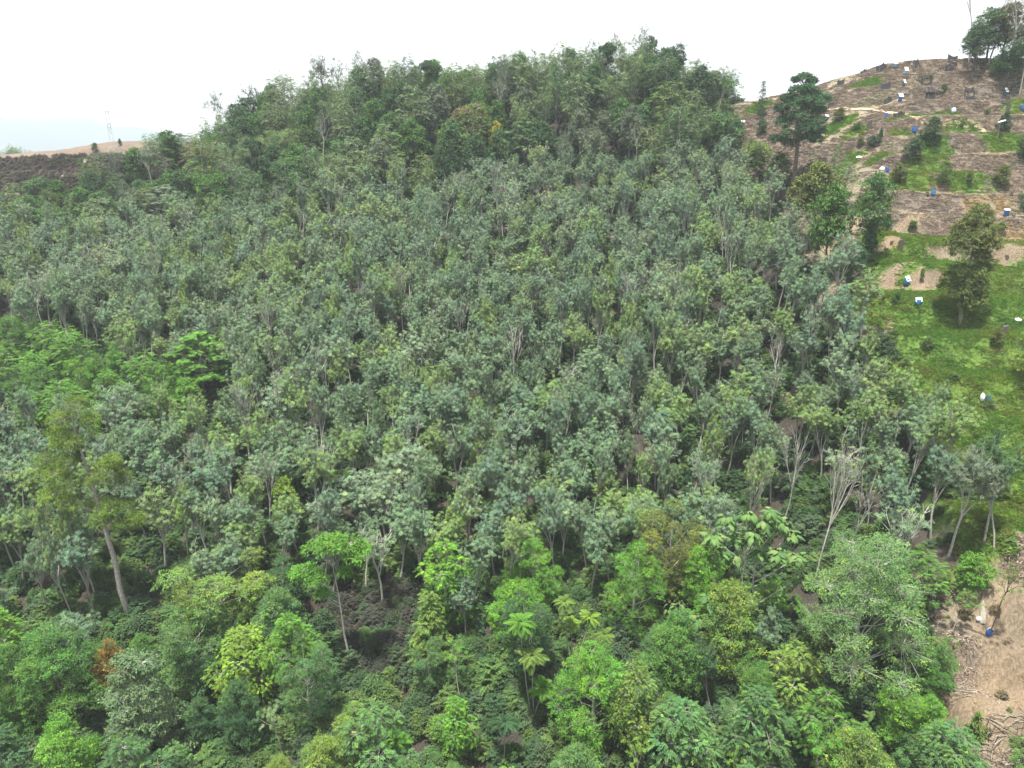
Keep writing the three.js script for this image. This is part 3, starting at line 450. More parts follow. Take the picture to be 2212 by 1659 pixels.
byTop('flat_topped_tree', 'umbrella', 0, 1315, 92, 62, 19, 'deep', B.dark, 'dark umbrella-crowned tree poking out near the hilltop', 'tree', null, 1.2);
byTop('bamboo_clump', 'bamboo', 2, 1372, 78, 130, 19, 'pale', B.grey, 'great pale arching bamboo at the very top of the hill', 'bamboo');
byTop('feathery_tree', 'feather', 0, 1445, 115, 90, 16, 'sea', B.grey, 'feathery blue-green tree just past the hilltop bamboo');
byTop('bamboo_clump', 'bamboo', 0, 1330, 160, 110, 15, 'pale', B.grey, 'light green bamboo under the umbrella-crowned tree', 'bamboo');
byTop('feathery_tree', 'feather', 3, 1450, 175, 120, 16, 'moss', B.grey, 'yellowish feathery tree on the steep end of the hilltop wood');
byTop('spreading_tree', 'open', 2, 1548, 150, 100, 15, 'mid', B.grey, 'open tree with a clear grey trunk in the gap before the bare hill', 'tree', null, 0.3);
byTop('gold_tree', 'broad', 1, 1072, 262, 42, 10, 'gold', B.brown, 'small golden-yellow tree among the green crowns of the hill');
byTop('tiered_tree', 'tiers', 1, 1135, 252, 110, 13, 'sea', B.grey, 'wide layered blue-green crown beside the golden tree');
byTop('round_tree', 'broad', 2, 1165, 262, 90, 12, 'deep', B.dark, 'dark drooping tree in front of the layered crown');
byTop('bamboo_clump', 'bamboo', 1, 965, 258, 90, 9, 'lime', B.grey, 'bright yellow-green bamboo thicket in the middle of the wood', 'bamboo');
byTop('round_tree', 'broad', 3, 885, 258, 90, 13, 'mid', B.grey, 'green ivy-draped tree left of the yellow-green bamboo thicket');
byTop('brown_tree', 'broad', 4, 1010, 220, 100, 13, 'brown', B.brown, 'brownish bushy tree above the yellow-green thicket');
byTop('dome_tree', 'broad', 0, 600, 283, 84, 10, 'moss', B.grey, 'yellow-topped dome tree at the foot of the dark round one');
byTop('dome_tree', 'feather', 1, 590, 240, 45, 9, 'lime', B.grey, 'small bright bamboo-like tuft above the yellow-topped dome');
byTop('cone_tree', 'cone', 0, 727, 303, 58, 12, 'fresh', B.brown, 'bright green pointed tree at the upper border of the plantation');
byTop('feathery_tree', 'bamboo', 2, 652, 328, 58, 9, 'fresh', B.grey, 'pale bright tuft next to the pointed tree');
byTop('brown_tree', 'feather', 2, 420, 290, 100, 12, 'brown', B.brown, 'russet-tinged tree where the wood meets the terraces');
byTop('round_tree', 'feather', 4, 240, 318, 72, 11, 'grey', B.grey, 'soft grey-green tree rising in front of the scarred terraces');
byTop('round_tree', 'broad', 1, 170, 405, 80, 11, 'mid', B.grey, 'round mid-green tree below the terraces at the wood margin');
byTop('round_tree', 'broad', 2, 195, 368, 60, 10, 'deep', B.dark, 'small very dark tree behind the round one below the terraces');
byTop('tiered_tree', 'tiers', 0, 355, 398, 120, 12, 'grey', B.grey, 'layered grey-green tree with stacked branches below the terraces');
byTop('spreading_tree', 'open', 2, 455, 345, 120, 14, 'grey', B.dark, 'branchy smoky-grey tree among the lower end of the wood');
// the bare hill and its edge
byFoot('giant_tree', 'giant', 0, 1711, 440, 158, 128, 'pine', B.brown, 'tall dark tiered tree with a long bare trunk before the bare hill', 'tree', null, 0);
byTop('conifer', 'conifer', 0, 1650, 176, 32, 8, 'deep', B.dark, 'small dark conifer on the skyline left of the tall tiered tree', 'conifer');
byTop('brown_tree', 'broad', 3, 1772, 348, 120, 14, 'olive', B.brown, 'brown-green airy tree right of the tall trunk');
byTop('round_tree', 'broad', 1, 1806, 400, 128, 15, 'mid', B.brown, 'dense olive tree standing at the plantation corner by the tall trunk');
byFoot('wispy_tree', 'broad', 0, 1872, 568, 375, 112, 'sea', B.grey, 'blue-green tree with thin bare lower trunk at the meadow edge');
byTop('round_tree', 'orb', 1, 1886, 472, 40, 7, 'deep', B.brown, 'dark clump of leaves around the lower trunk of the meadow-edge tree');
byTop('wispy_tree', 'wispy', 0, 1818, 305, 50, 10, 'moss', B.grey, 'thin yellowish twiggy tree behind the olive one');
byTop('wispy_tree', 'feather', 2, 1835, 345, 70, 9, 'pale', B.grey, 'pale airy tree on the slope just behind the meadow-edge tree');
byFoot('durian_tree', 'durian', 0, 2071, 698, 440, 128, 'olive', B.grey, 'large leafy tree alone in the green meadow, foliage down to the ground', 'tree', null, 0);
byFoot('meadow_tree', 'lush', 1, 2222, 830, 690, 110, 'moss', B.grey, 'yellowish tree at the margin of the meadow below the large lone tree');
const slopeBush = [[2012, 308, 252, 52, 'deep', 'round dark bush with a grassy apron, largest on the brown slope'], [1971, 345, 296, 50, 'deep', 'dark bushy young tree below the largest round bush'], [1941, 397, 348, 46, 'olive', 'thin-stemmed olive young tree on the green strip of the slope'], [2036, 402, 346, 38, 'moss', 'upright light green young tree on the brown slope'], [2162, 406, 354, 42, 'olive', 'yellow-topped bushy young tree by the straw patch'], [1813, 262, 232, 34, 'olive', 'scraggy young tree on the first green apron of the slope'], [1850, 283, 262, 26, 'mid', 'little bush under the scraggy young tree'], [1885, 318, 292, 32, 'deep', 'dark narrow young tree at the middle of the slope'], [1858, 318, 294, 18, 'olive', 'tiny bush beside the dark narrow young tree'], [2167, 286, 240, 34, 'deep', 'dark young tree beside the leaning pole'], [1645, 292, 252, 30, 'deep', 'dark small tree left of the tall tiered tree'], [2076, 277, 264, 13, 'mid', 'small tuft of leaves above the footpath'], [2132, 250, 235, 16, 'mid', 'small green bush high on the slope'], [2038, 196, 180, 17, 'mid', 'green bush next to the heap of dark netting'], [2211, 345, 292, 44, 'deep', 'dark tree cut by the picture edge high on the slope'], [2216, 470, 402, 44, 'deep', 'dark tree cut by the picture edge near the straw patch'], [1936, 656, 628, 22, 'mid', 'low dark shrub in the meadow left of the white-topped box'], [1900, 310, 275, 14, 'deep', 'slim dark seedling above the middle of the slope'], [2010, 170, 160, 12, 'olive', 'low bush near the crest']];
slopeBush.forEach(([x, y, t, w, c, l], k) => byFoot('young_tree', 'orb', k, x, y, t, w, c, B.brown, l, 'young tree', 'young trees on the cleared slope'));
byTop('light_shrub', 'wispy', 2, 1828, 575, 90, 5, 'fresh', B.pale, 'bright green twiggy tree at the meadow corner of the plantation');
byTop('corner_tree', 'feather', 1, 1745, 455, 80, 11, 'grey', B.grey, 'grey-green tree at the foot of the tall tiered tree');
byTop('corner_tree', 'broad', 0, 1690, 330, 70, 10, 'mid', B.grey, 'green tree just left of the tall bare trunk');
byTop('corner_tree', 'broad', 4, 1640, 300, 76, 10, 'moss', B.grey, 'mossy green tree at the upper corner of the plantation');
byTop('corner_tree', 'lush', 5, 1850, 520, 70, 8, 'deep', B.dark, 'dark bush-like tree below the olive one');
byTop('corner_tree', 'broad', 2, 1590, 255, 60, 11, 'sea', B.grey, 'green tree under the open one in the gap');
byTop('meadow_tree', 'rubber', 2, 2190, 1010, 150, 9, 'grey', B.pale, 'grey-green airy tree at the picture edge of the meadow foot');
byTop('meadow_tree', 'lush', 0, 2000, 1190, 150, 7, 'mid', B.grey, 'dense green tree between the great feathery tree and the meadow');
byTop('meadow_tree', 'orb', 3, 2110, 1195, 90, 4, 'fresh', B.grey, 'low green bush mass at the foot of the meadow');
byTop('meadow_tree', 'wispy', 0, 2060, 1270, 120, 6, 'moss', B.grey, 'thin yellowish tree at the top of the bare earth');
byTop('earth_side_tree', 'lush', 1, 2030, 1390, 120, 7, 'mid', B.grey, 'green tree hanging over the edge of the bare earth');
byTop('earth_side_tree', 'lush', 5, 2000, 1570, 120, 6, 'sea', B.grey, 'bushy tree at the bottom edge beside the bare earth');
byTop('earth_side_tree', 'lush', 3, 1960, 1480, 140, 7, 'fresh', B.grey, 'fresh leafy tree below the great feathery tree on the earth side');
// wood on the crest at the picture corner
byFoot('bare_tall_tree', 'gum', 0, 2091, 136, -60, 90, 'grey', B.pale, 'tall pale thin tree leaning against the sky on the crest', 'tree', null, 5.9);
byFoot('bare_tall_tree', 'gum', 1, 2133, 142, -80, 110, 'grey', B.pale, 'pale slanting tree with twin stems at the crest wood', 'tree', null, 2.9);
byFoot('bare_tall_tree', 'gum', 2, 2174, 166, -40, 110, 'grey', B.pale, 'pale slender tree at the lower margin of the crest wood', 'tree', null, 0.3);
byFoot('bare_tall_tree', 'gum', 0, 2203, 206, -30, 90, 'grey', B.pale, 'outermost pale slender tree of the crest wood', 'tree', null, 0.6);
byTop('crest_tree', 'broad', 2, 2122, 50, 78, 9.5, 'deep', B.dark, 'dark rounded tree at the end of the crest wood');
byTop('crest_tree', 'broad', 0, 2150, 18, 100, 12, 'sea', B.dark, 'soft blue-green tree filling the crest wood');
byTop('crest_tree', 'broad', 3, 2190, 5, 110, 13, 'brown', B.dark, 'brownish tree deep in the crest wood');
byTop('crest_shrub', 'orb', 0, 2110, 92, 34, 3.4, 'gold', B.brown, 'yellow-flowering shrub at the foot of the crest wood', 'shrub');
byTop('crest_tree', 'broad', 4, 2190, 90, 70, 9, 'deep', B.dark, 'dark tree under the brownish one on the crest');
byTop('crest_tree', 'broad', 1, 2235, 40, 100, 12, 'grey', B.dark, 'grey tree at the far corner of the crest wood');
byTop('crest_shrub', 'orb', 2, 2165, 122, 50, 4, 'mid', B.brown, 'low green shrub beneath the pale slender trees', 'shrub');
// plantation landmarks
byTop('tiered_tree', 'tiers', 0, 425, 716, 158, 11, 'fresh', B.grey, 'bright green layered tree standing in the dull plantation', 'tree', null, 0.4);
byFoot('wattle_tree', 'wattle', 0, 281, 1345, 858, 300, 'yellow', B.grey, 'tall yellow-green tree with a bare grey trunk rising over the plantation', 'tree', null, 0);
byTop('mop_headed_tree', 'orb', 0, 612, 1030, 66, 9, 'yellow', B.pale, 'small yellow-green mop on a thin pale stem', 'tree');
byTop('bright_tree', 'lush', 3, 775, 628, 60, 10, 'deep', B.dark, 'dark leafy tree standing out in the middle of the plantation');
[[1110, 688, 70, 13, 0, 'white leafless tree in the middle of the plantation'], [690, 935, 80, 13, 0, 'thin white dead tree left of the plantation centre'], [985, 790, 110, 12, 1, 'grey leafless tree with wide branches near the plantation centre'], [560, 865, 110, 11, 2, 'half bare tree by the tall yellow-green one'], [505, 1050, 70, 9, 0, 'short white dead tree with broken twigs near the lower border'], [1690, 690, 110, 12, 2, 'twiggy pale tree on the meadow side of the plantation'], [1620, 1160, 70, 9, 3, 'small dead tree by the big-leaved one'], [890, 880, 90, 12, 3, 'slim leafless tree left of the grey wide-branched one'], [1300, 640, 80, 12, 1, 'pale twigs of a leafless tree high in the plantation']].forEach(([x, y, w, h, v, l]) => byTop('leafless_tree', 'bare', v, x, y, w, h, 'rubber', v === 0 || v === 3 ? B.white : B.pale, l, 'tree', 'leafless trees in the plantation'));
byFoot('leafless_tree', 'bare', 1, 1492, 1075, 928, 140, 'rubberPale', B.white, 'pale forked leafless tree above the lower border', 'tree', 'leafless trees in the plantation');
byFoot('leafless_tree', 'bare', 3, 1690, 1150, 910, 110, 'rubberPale', B.white, 'white many-twigged bare tree beside the broad bare one', 'tree', 'leafless trees in the plantation');
byFoot('leafless_tree', 'bare', 2, 1757, 1262, 900, 170, 'rubberWarm', B.pale, 'broad bare tree with pale spreading branches, largest of the leafless ones', 'tree', 'leafless trees in the plantation');
byFoot('leafless_tree', 'bare', 1, 1828, 1200, 1000, 120, 'rubberPale', B.pale, 'thick-stemmed half bare tree behind the great feathery one', 'tree', 'leafless trees in the plantation');
// lower border of the plantation and the ravine in front
byFoot('slender_tree', 'slender', 0, 760, 1455, 1152, 225, 'fresh', B.pale, 'slender tree with a long white trunk and bright umbrella of leaves', 'tree', null, 0);
byTop('cone_tree', 'cone', 1, 925, 1280, 118, 9, 'moss', B.brown, 'pointed yellow-green tree beside the bare dark ground', 'tree');
byFoot('bright_tree', 'grand', 0, 1363, 1372, 1165, 155, 'fresh', B.pale, 'bright green umbrella tree on a bare grey trunk', 'tree');
byFoot('olive_tree', 'grand', 2, 1441, 1300, 1100, 190, 'olive', B.grey, 'olive-green spreading tree behind the bright umbrella tree');
byTop('green_tree', 'grand', 0, 1150, 1158, 145, 10, 'fresh', B.grey, 'leafy green tree at the middle of the lower border');
byTop('green_tree', 'lush', 5, 1120, 1255, 150, 7, 'fresh', B.grey, 'low bright tree under the leafy green one at the lower border');
byTop('grey_tree', 'rubber', 1, 1005, 1255, 110, 8, 'rubberCool', B.grey, 'blue-grey tree behind the pointed yellow-green one');
byTop('dark_green_tree', 'grand', 0, 100, 1352, 240, 13, 'mid', B.dark, 'big dark green billowing tree in the bottom corner');
byTop('dark_green_tree', 'grand', 2, 20, 1395, 180, 12, 'mid', B.dark, 'billowing green tree cut by the picture edge beside the big dark one');
byTop('silver_leaved_tree', 'silver', 0, 285, 1412, 235, 13, 'silver', B.pale, 'silvery pale tree with layered branches in the near ravine', 'tree', null, 0.5);
byTop('rust_tree', 'lush', 1, 222, 1384, 96, 9, 'rust', B.brown, 'small orange-brown tree behind the silvery layered one');
byTop('fluffy_tree', 'grand', 2, 655, 1392, 145, 11, 'sea', B.pale, 'fluffy blue-green tree on thin pale stems near the white trunk');
byTop('dark_green_tree', 'lush', 5, 507, 1473, 110, 9, 'deep', B.dark, 'round dark tree between the silvery tree and the fluffy one');
byTop('light_green_tree', 'wispy', 2, 600, 1520, 110, 7, 'pale', B.pale, 'light green umbrella-leaved tree below the fluffy one');
byTop('yellow_green_tree', 'grand', 2, 455, 1212, 260, 10, 'moss', B.grey, 'wide yellow-green tangled tree at the plantation foot');
byTop('yellow_green_tree', 'grand', 1, 520, 1350, 180, 10, 'lime', B.grey, 'bright yellow-green tree with a crooked stem below the tangled one');
byTop('yellow_green_tree', 'grand', 0, 1290, 1385, 210, 13, 'fresh', B.grey, 'tall sunny green tree at the middle of the near ravine');
byTop('yellow_green_tree', 'grand', 1, 1375, 1425, 140, 12, 'moss', B.grey, 'rust-edged green tree beside the tall sunny one');
byTop('albizia_tree', 'albizia', 0, 1895, 1160, 350, 17, 'plume', B.pale, 'great feathery pale green tree with white twigs above the bare earth', 'tree', null, 1.0);
byTop('dark_green_tree', 'rubber', 3, 1555, 1380, 170, 10, 'deep', B.grey, 'dark tree with pale yellow new leaves in the near ravine');
byTop('dark_green_tree', 'lush', 3, 1650, 1420, 140, 9, 'mid', B.dark, 'dark leafy tree under the great feathery one');
byTop('yellow_green_tree', 'lush', 0, 1790, 1490, 150, 9, 'mid', B.grey, 'dense green tree at the foot of the great feathery one');
byTop('light_green_tree', 'wispy', 0, 1380, 1612, 130, 7, 'lime', B.pale, 'lime green umbrella tree at the bottom edge, left one of two');
byTop('light_green_tree', 'wispy', 2, 1575, 1610, 140, 7, 'lime', B.pale, 'lime green umbrella tree at the bottom edge, right one of two');
byFoot('wispy_tree', 'rubber', 1, 2047, 1200, 955, 170, 'grey', B.pale, 'grey-green tree with a white stem at the meadow foot');
byFoot('wispy_tree', 'rubber', 4, 2121, 1182, 930, 140, 'deep', B.pale, 'dark wispy tree with a pale trunk at the meadow foot');
byTop('wispy_tree', 'wispy', 2, 2180, 1190, 130, 9, 'olive', B.brown, 'straggly tree with dark bark on the bare earth at the picture edge');
byTop('green_tree', 'lush', 1, 2020, 1500, 110, 7, 'fresh', B.grey, 'fresh green tree at the edge of the bare earth');
byTop('wispy_tree', 'wispy', 1, 2010, 1370, 130, 7, 'moss', B.grey, 'thin see-through tree over the bare earth');
byFoot('young_tree', 'sapling', 0, 2088, 1648, 1545, 42, 'moss', B.brown, 'round-headed sapling standing on the bare earth', 'young tree');
byFoot('young_tree', 'sapling', 1, 2092, 402, 372, 14, 'olive', B.brown, 'thin stick-like sapling on the green patch of the slope', 'young tree');
byFoot('young_tree', 'orb', 1, 2150, 745, 705, 34, 'olive', B.brown, 'small bush by the black tree guard in the meadow', 'young tree');
[[1915, 491, 466, 22], [1970, 500, 476, 18], [2160, 505, 480, 26], [1990, 610, 580, 10]].forEach(([x, y, t, w], k) => byFoot('young_tree', 'sapling', k, x, y, t, w, 'moss', B.brown, ['spindly seedling on the bare strip below the brown slope', 'second spindly seedling on the bare strip', 'broad-leaved seedling near the straw patch', 'dry twig-like seedling in the bare ring beside the white-topped box'][k], 'young tree'));

// ------------------------------------------------------------------ plants with large leaves, each leaf a piece of its own
function bigLeafShape(seed) { // a drooping heart-shaped blade along +x
  rnd = seeded(seed); const n = 7, P = [], I = [];
  for (let k = 0; k <= n; k++) { const t = k / n, w = 0.36 * Math.pow(Math.sin(Math.PI * Math.min(1, 0.08 + t * 0.95)), 0.75) * (1 - 0.35 * t), y = -0.5 * t * t; P.push(t, y, 0, t - 0.05, y - 0.10 - 0.05 * R(0, 1), w, t - 0.05, y - 0.10 - 0.05 * R(0, 1), -w); if (k) { const a = (k - 1) * 3; I.push(a, a + 1, a + 3, a + 1, a + 4, a + 3, a, a + 3, a + 2, a + 2, a + 3, a + 5); } }
  const g = new THREE.BufferGeometry(); g.setAttribute('position', new THREE.Float32BufferAttribute(P, 3)); g.setAttribute('color', new THREE.Float32BufferAttribute(P.map(() => 1), 3)); g.setIndex(I); g.computeVertexNormals(); return g;
}
const BIG_LEAF = [1, 2, 3].map(bigLeafShape), BIG_GREEN = [leafMaterial(0.07, 0.15, 0.035), leafMaterial(0.09, 0.17, 0.04), leafMaterial(0.05, 0.12, 0.03), leafMaterial(0.13, 0.19, 0.055)];
function bigLeafTree(label, px, footY, topY, heads, leaves, size, seed) {
  const s = spot(px, footY), dep = chart(s.x, s.y, s.z)[2]; let lo = 0.3, hi = 40;
  for (let k = 0; k < 30; k++) { const m = (lo + hi) / 2; if (chart(s.x, s.y + m, s.z)[1] > topY) lo = m; else hi = m; }
  const t = thing('large_leaved_tree', label, 'tree', s.x, s.y, s.z), W = new Soup(), H = lo, m = dep / FP; rnd = seeded(seed); occupied.push({ x: s.x, z: s.z, r: 3 });
  const at = heads.map(([dx, y]) => { let a = 0, b = 40; for (let k = 0; k < 30; k++) { const q = (a + b) / 2; if (chart(s.x, s.y + q, s.z)[1] > y) a = q; else b = q; } return [dx * m, a, R(-1, 1) * 1.6]; });
  W.tube(bend([0, -1, 0], [0, H * 0.8, 0], 0, 6, 0.1), 0.13, 0.05, 7);
  for (const a of at) W.tube(bend([0, clamp(a[1] - 1.6 - Math.abs(a[0]) * 0.5, 0.3, H * 0.8), 0], a, 0.1, 5, 0.05), 0.06, 0.025, 5);
  part('trunk', W.geometry(), B.pale, t);
  for (const a of at) for (let k = 0; k < leaves; k++) {
    const l = part('leaf', pick(BIG_LEAF), pick(BIG_GREEN), t), z = size * R(0.7, 1.15), an = k * 2.39996 + R(-0.3, 0.3), st = R(0.05, 0.8);
    l.position.set(a[0] + Math.cos(an) * st, a[1] + R(-0.55, 0.3), a[2] - Math.sin(an) * st); l.rotation.set(R(-0.25, 0.25), an, R(-0.75, 0.3), 'YXZ'); l.scale.setScalar(z);
  }
}
bigLeafTree('tree with big drooping pale-veined leaves in separate rosettes', 1612, 1400, 1100, [[-100, 1150], [-60, 1130], [-30, 1108], [0, 1120], [20, 1105], [50, 1135], [70, 1160], [-80, 1180], [-40, 1165], [-10, 1150], [30, 1175], [75, 1195], [-50, 1195], [0, 1190], [-20, 1140], [95, 1240], [-95, 1275], [-75, 1300], [-60, 1350], [-40, 1365], [-120, 1320]], 26, 0.85, 71);
bigLeafTree('small big-leaved plant on a thin crooked stem in the shade', 1465, 1395, 1300, [[0, 1312], [-18, 1320], [12, 1325]], 9, 0.7, 72);
bigLeafTree('low plant with very broad round leaves at the foot of the feathery tree', 1880, 1560, 1505, [[0, 1518], [-14, 1530], [18, 1535]], 7, 1.0, 73);
bigLeafTree('pale broad-leaved climber by the tangled yellow-green tree', 395, 1290, 1222, [[0, 1235], [20, 1240], [-12, 1250], [10, 1262]], 9, 0.6, 74);

// ------------------------------------------------------------------ rosette trees and palms: each frond a piece of its own
const FROND = [1, 2, 3].map((k) => frond(1, 22, 0.26, 0.42 + 0.12 * k, 800 + k, 0.3)), PALM_FROND = [1, 2, 3].map((k) => frond(1, 26, 0.34, 0.5 + 0.14 * k, 820 + k, 0.16));
function rosetteTree(name, label, category, px, footY, heads, count, len, colours, fronds, seed, stem = 0.07, group) {
  const s = spot(px, footY), dep = chart(s.x, s.y, s.z)[2], t = thing(name, label, category, s.x, s.y, s.z, 0, group), W = new Soup(), m = dep / FP; rnd = seeded(seed); occupied.push({ x: s.x, z: s.z, r: len * 0.9 });
  heads.forEach(([dx, y], h) => {
    let a = 0, b = 40; for (let k = 0; k < 30; k++) { const q = (a + b) / 2; if (chart(s.x, s.y + q, s.z)[1] > y) a = q; else b = q; }
    const top = [dx * m, a, h ? R(-1.2, 1.2) : 0]; W.tube(bend([h ? 0 : 0, h ? a * 0.25 : -0.8, 0], top, 0.05, 6, 0.04), stem, stem * 0.55, 6);
    const mat = leafMaterial(...GREEN[colours[h % colours.length]]);
    for (let k = 0; k < count; k++) { const f = part('frond', pick(fronds), mat, t); f.position.set(...top); f.rotation.set(0, k * 2.39996, R(-0.55, 0.5), 'YXZ'); f.scale.setScalar(len * R(0.75, 1.1)); }
  });
  part('trunk', W.geometry(), B.grey, t);
}
rosetteTree('rosette_tree', 'tall plant with star-like heads of long fronds, largest in the near ravine', 'tree', 1152, 1570, [[-30, 1345], [-5, 1402], [20, 1480]], 20, 1.9, ['fresh', 'moss', 'fresh'], FROND, 900);
rosetteTree('rosette_tree', 'frond-topped tree with three yellowish heads behind the star-headed plant', 'tree', 1240, 1480, [[-25, 1300], [30, 1345], [-10, 1360], [60, 1370]], 18, 1.5, ['moss', 'lime', 'lime'], FROND, 901);
[[1690, 1640, 1545, 2.1, 'fern-like spiky palm in the shade below the great feathery tree', 'sea'], [1765, 1650, 1590, 1.7, 'second spiky palm, nearer the bottom edge', 'fresh'], [1090, 1655, 1560, 1.8, 'palm with arching fronds in the dark gap of the ravine', 'deep'], [860, 1650, 1600, 1.7, 'low palm below the bare dark ground', 'fresh'], [1870, 1660, 1625, 1.8, 'low dark palm near the earth bank at the bottom edge', 'deep'], [1480, 1660, 1560, 1.9, 'slim palm beside the lime umbrella trees', 'mid'], [690, 1660, 1618, 1.7, 'low palm at the bottom edge under the light green tree', 'mid']].forEach(([x, f, y, l, lab, c], k) => rosetteTree('small_palm', lab, 'palm', x, f, [[0, y]], 18, l, [c], PALM_FROND, 910 + k, 0.09, 'small palms in the ravine'));

const LAND = {
 "sparse dark tree leaning out over the skyline at the low end of the wood": "the dark leaning skyline tree",
 "dense dark round tree below the low end of the skyline": "the dark round skyline tree",
 "tall airy tree with see-through crown above the shoulder of the hill": "the tall airy skyline tree",
 "small dark flat-topped tree standing above the bamboo skyline": "the small flat-topped skyline tree",
 "tall column-like grey-green bamboo clump in the middle of the skyline": "the tall bamboo column",
 "dark umbrella-crowned tree poking out near the hilltop": "the dark umbrella tree at the hilltop",
 "feathery blue-green tree just past the hilltop bamboo": "the feathery tree past the hilltop",
 "open tree with a clear grey trunk in the gap before the bare hill": "the open tree before the bare hill",
 "small golden-yellow tree among the green crowns of the hill": "the golden tree",
 "bright yellow-green bamboo thicket in the middle of the wood": "the yellow-green bamboo thicket",
 "yellow-topped dome tree at the foot of the dark round one": "the yellow-topped dome tree",
 "bright green pointed tree at the upper border of the plantation": "the bright pointed tree",
 "soft grey-green tree rising in front of the scarred terraces": "the tree before the terraces",
 "layered grey-green tree with stacked branches below the terraces": "the layered tree below the terraces",
 "tall dark tiered tree with a long bare trunk before the bare hill": "the tall tiered tree",
 "bright green layered tree standing in the dull plantation": "the bright layered tree",
 "tall yellow-green tree with a bare grey trunk rising over the plantation": "the tall yellow-green tree",
 "small yellow-green mop on a thin pale stem": "the yellow-green mop",
 "dark leafy tree standing out in the middle of the plantation": "the dark plantation tree",
 "white leafless tree in the middle of the plantation": "the white leafless tree",
 "pale forked leafless tree above the lower border": "the pale forked bare tree",
 "broad bare tree with pale spreading branches, largest of the leafless ones": "the broad bare tree",
 "thin white dead tree left of the plantation centre": "the thin dead tree",
 "grey leafless tree with wide branches near the plantation centre": "the wide-branched grey tree",
 "twiggy pale tree on the meadow side of the plantation": "the twiggy meadow-side tree",
 "slender tree with a long white trunk and bright umbrella of leaves": "the slender white-trunked tree",
 "pointed yellow-green tree beside the bare dark ground": "the pointed yellow-green tree",
 "bright green umbrella tree on a bare grey trunk": "the bright umbrella tree",
 "leafy green tree at the middle of the lower border": "the leafy lower-border tree",
 "big dark green billowing tree in the bottom corner": "the big billowing tree",
 "silvery pale tree with layered branches in the near ravine": "the silvery tree",
 "fluffy blue-green tree on thin pale stems near the white trunk": "the fluffy blue-green tree",
 "wide yellow-green tangled tree at the plantation foot": "the tangled yellow-green tree",
 "tall sunny green tree at the middle of the near ravine": "the tall sunny green tree",
 "great feathery pale green tree with white twigs above the bare earth": "the great feathery tree",
 "tree with big drooping pale-veined leaves in separate rosettes": "the big-leaved tree",
 "dark tree with pale yellow new leaves in the near ravine": "the dark yellow-tipped tree",
 "grey-green tree with a white stem at the meadow foot": "the white-stemmed meadow tree",
 "lime green umbrella tree at the bottom edge, left one of two": "the lime umbrella tree",
 "tall plant with star-like heads of long fronds, largest in the near ravine": "the star-headed plant"
};

// ------------------------------------------------------------------ the rubber plantation
const PLANTATION = area([[-140, 470], [0, 432], [130, 470], [300, 462], [500, 425], [700, 400], [900, 368], [1050, 345], [1200, 330], [1400, 330], [1545, 292], [1700, 330], [1740, 420], [1800, 500], [1870, 560], [1935, 615], [1990, 655], [2040, 745], [2085, 830], [2130, 900], [2160, 985], [2120, 1060], [1985, 1110], [1900, 1150], [1760, 1160], [1660, 1130], [1500, 1150], [1300, 1190], [1200, 1170], [1040, 1190], [900, 1180], [800, 1190], [700, 1150], [600, 1190], [540, 1200], [400, 1240], [200, 1250], [0, 1200], [-160, 1200]], 9.5);
const THICKET = area([[-160, 650], [90, 655], [200, 670], [250, 715], [340, 745], [480, 735], [510, 800], [430, 830], [340, 840], [220, 860], [120, 885], [-160, 890]], 9.5);
const VIEWS = [[235, 1140, 305, 1350], [722, 1235, 778, 1460], [1343, 1285, 1387, 1372], [770, 1290, 900, 1450], [1700, 380, 1722, 440], [1150, 1420, 1175, 1560], [1240, 1265, 1300, 1330], [1745, 1030, 1770, 1262], [1682, 1030, 1698, 1150], [1480, 1000, 1505, 1075], [1818, 1100, 1840, 1200]]; // trunks and ground that stay open to view
const blocks = (x, y, z, H) => [0.45, 0.7, 0.95].some((f) => { const [a, b] = chart(x, y + H * f, z); return VIEWS.some((v) => a > v[0] - 22 && a < v[2] + 22 && b > v[1] && b < v[3]); });
const shown = (x, y, z, m = 130) => { const [a, b, d] = chart(x, y, z); return d > 0 && a > -m && a < 2212 + m && b > -m && b < 1659 + m; };
const crowded = (x, z, r, k = 0.6) => occupied.some((o) => (o.x - x) ** 2 + (o.z - z) ** 2 < ((o.r + r) * k) ** 2);
const RUBBER_TINT = ['rubber', 'rubberCool', 'rubber', 'rubberWarm', 'rubber', 'rubberPale', 'rubberCool'];
const rubberSpots = [];
// words for where a thing stands: the nearest well-known thing, and how far along from it
const LANDMARKS = [];
for (const o of scene.children) { const short = LAND[o.userData.label]; if (short) LANDMARKS.push({ x: o.position.x, z: o.position.z, short }); }
LANDMARKS.push(...[[60, 900, 'the plantation margin at the picture edge'], [1200, 480, 'the upper middle of the plantation'], [900, 480, 'the upper plantation under the bamboo thicket'], [1500, 480, 'the upper plantation near the bare hill'], [1300, 820, 'the very middle of the plantation'], [300, 560, 'the upper plantation under the terraces'], [600, 560, 'the upper plantation under the pointed tree'], [1900, 900, 'the meadow corner of the plantation'], [1750, 700, 'the meadow side of the plantation'], [1000, 1100, 'the lower border of the plantation'], [750, 750, 'the left middle of the plantation'], [1500, 700, 'the right middle of the plantation']].map(([a, b, short]) => { const s = spot(a, b, 8); return { x: s.x, z: s.z, short }; }));
const ORDER = ['', 'second ', 'third ', 'fourth ', 'fifth ', 'sixth ', 'seventh ', 'eighth ', 'ninth ', 'tenth ', 'eleventh ', 'twelfth '], waiting = [];
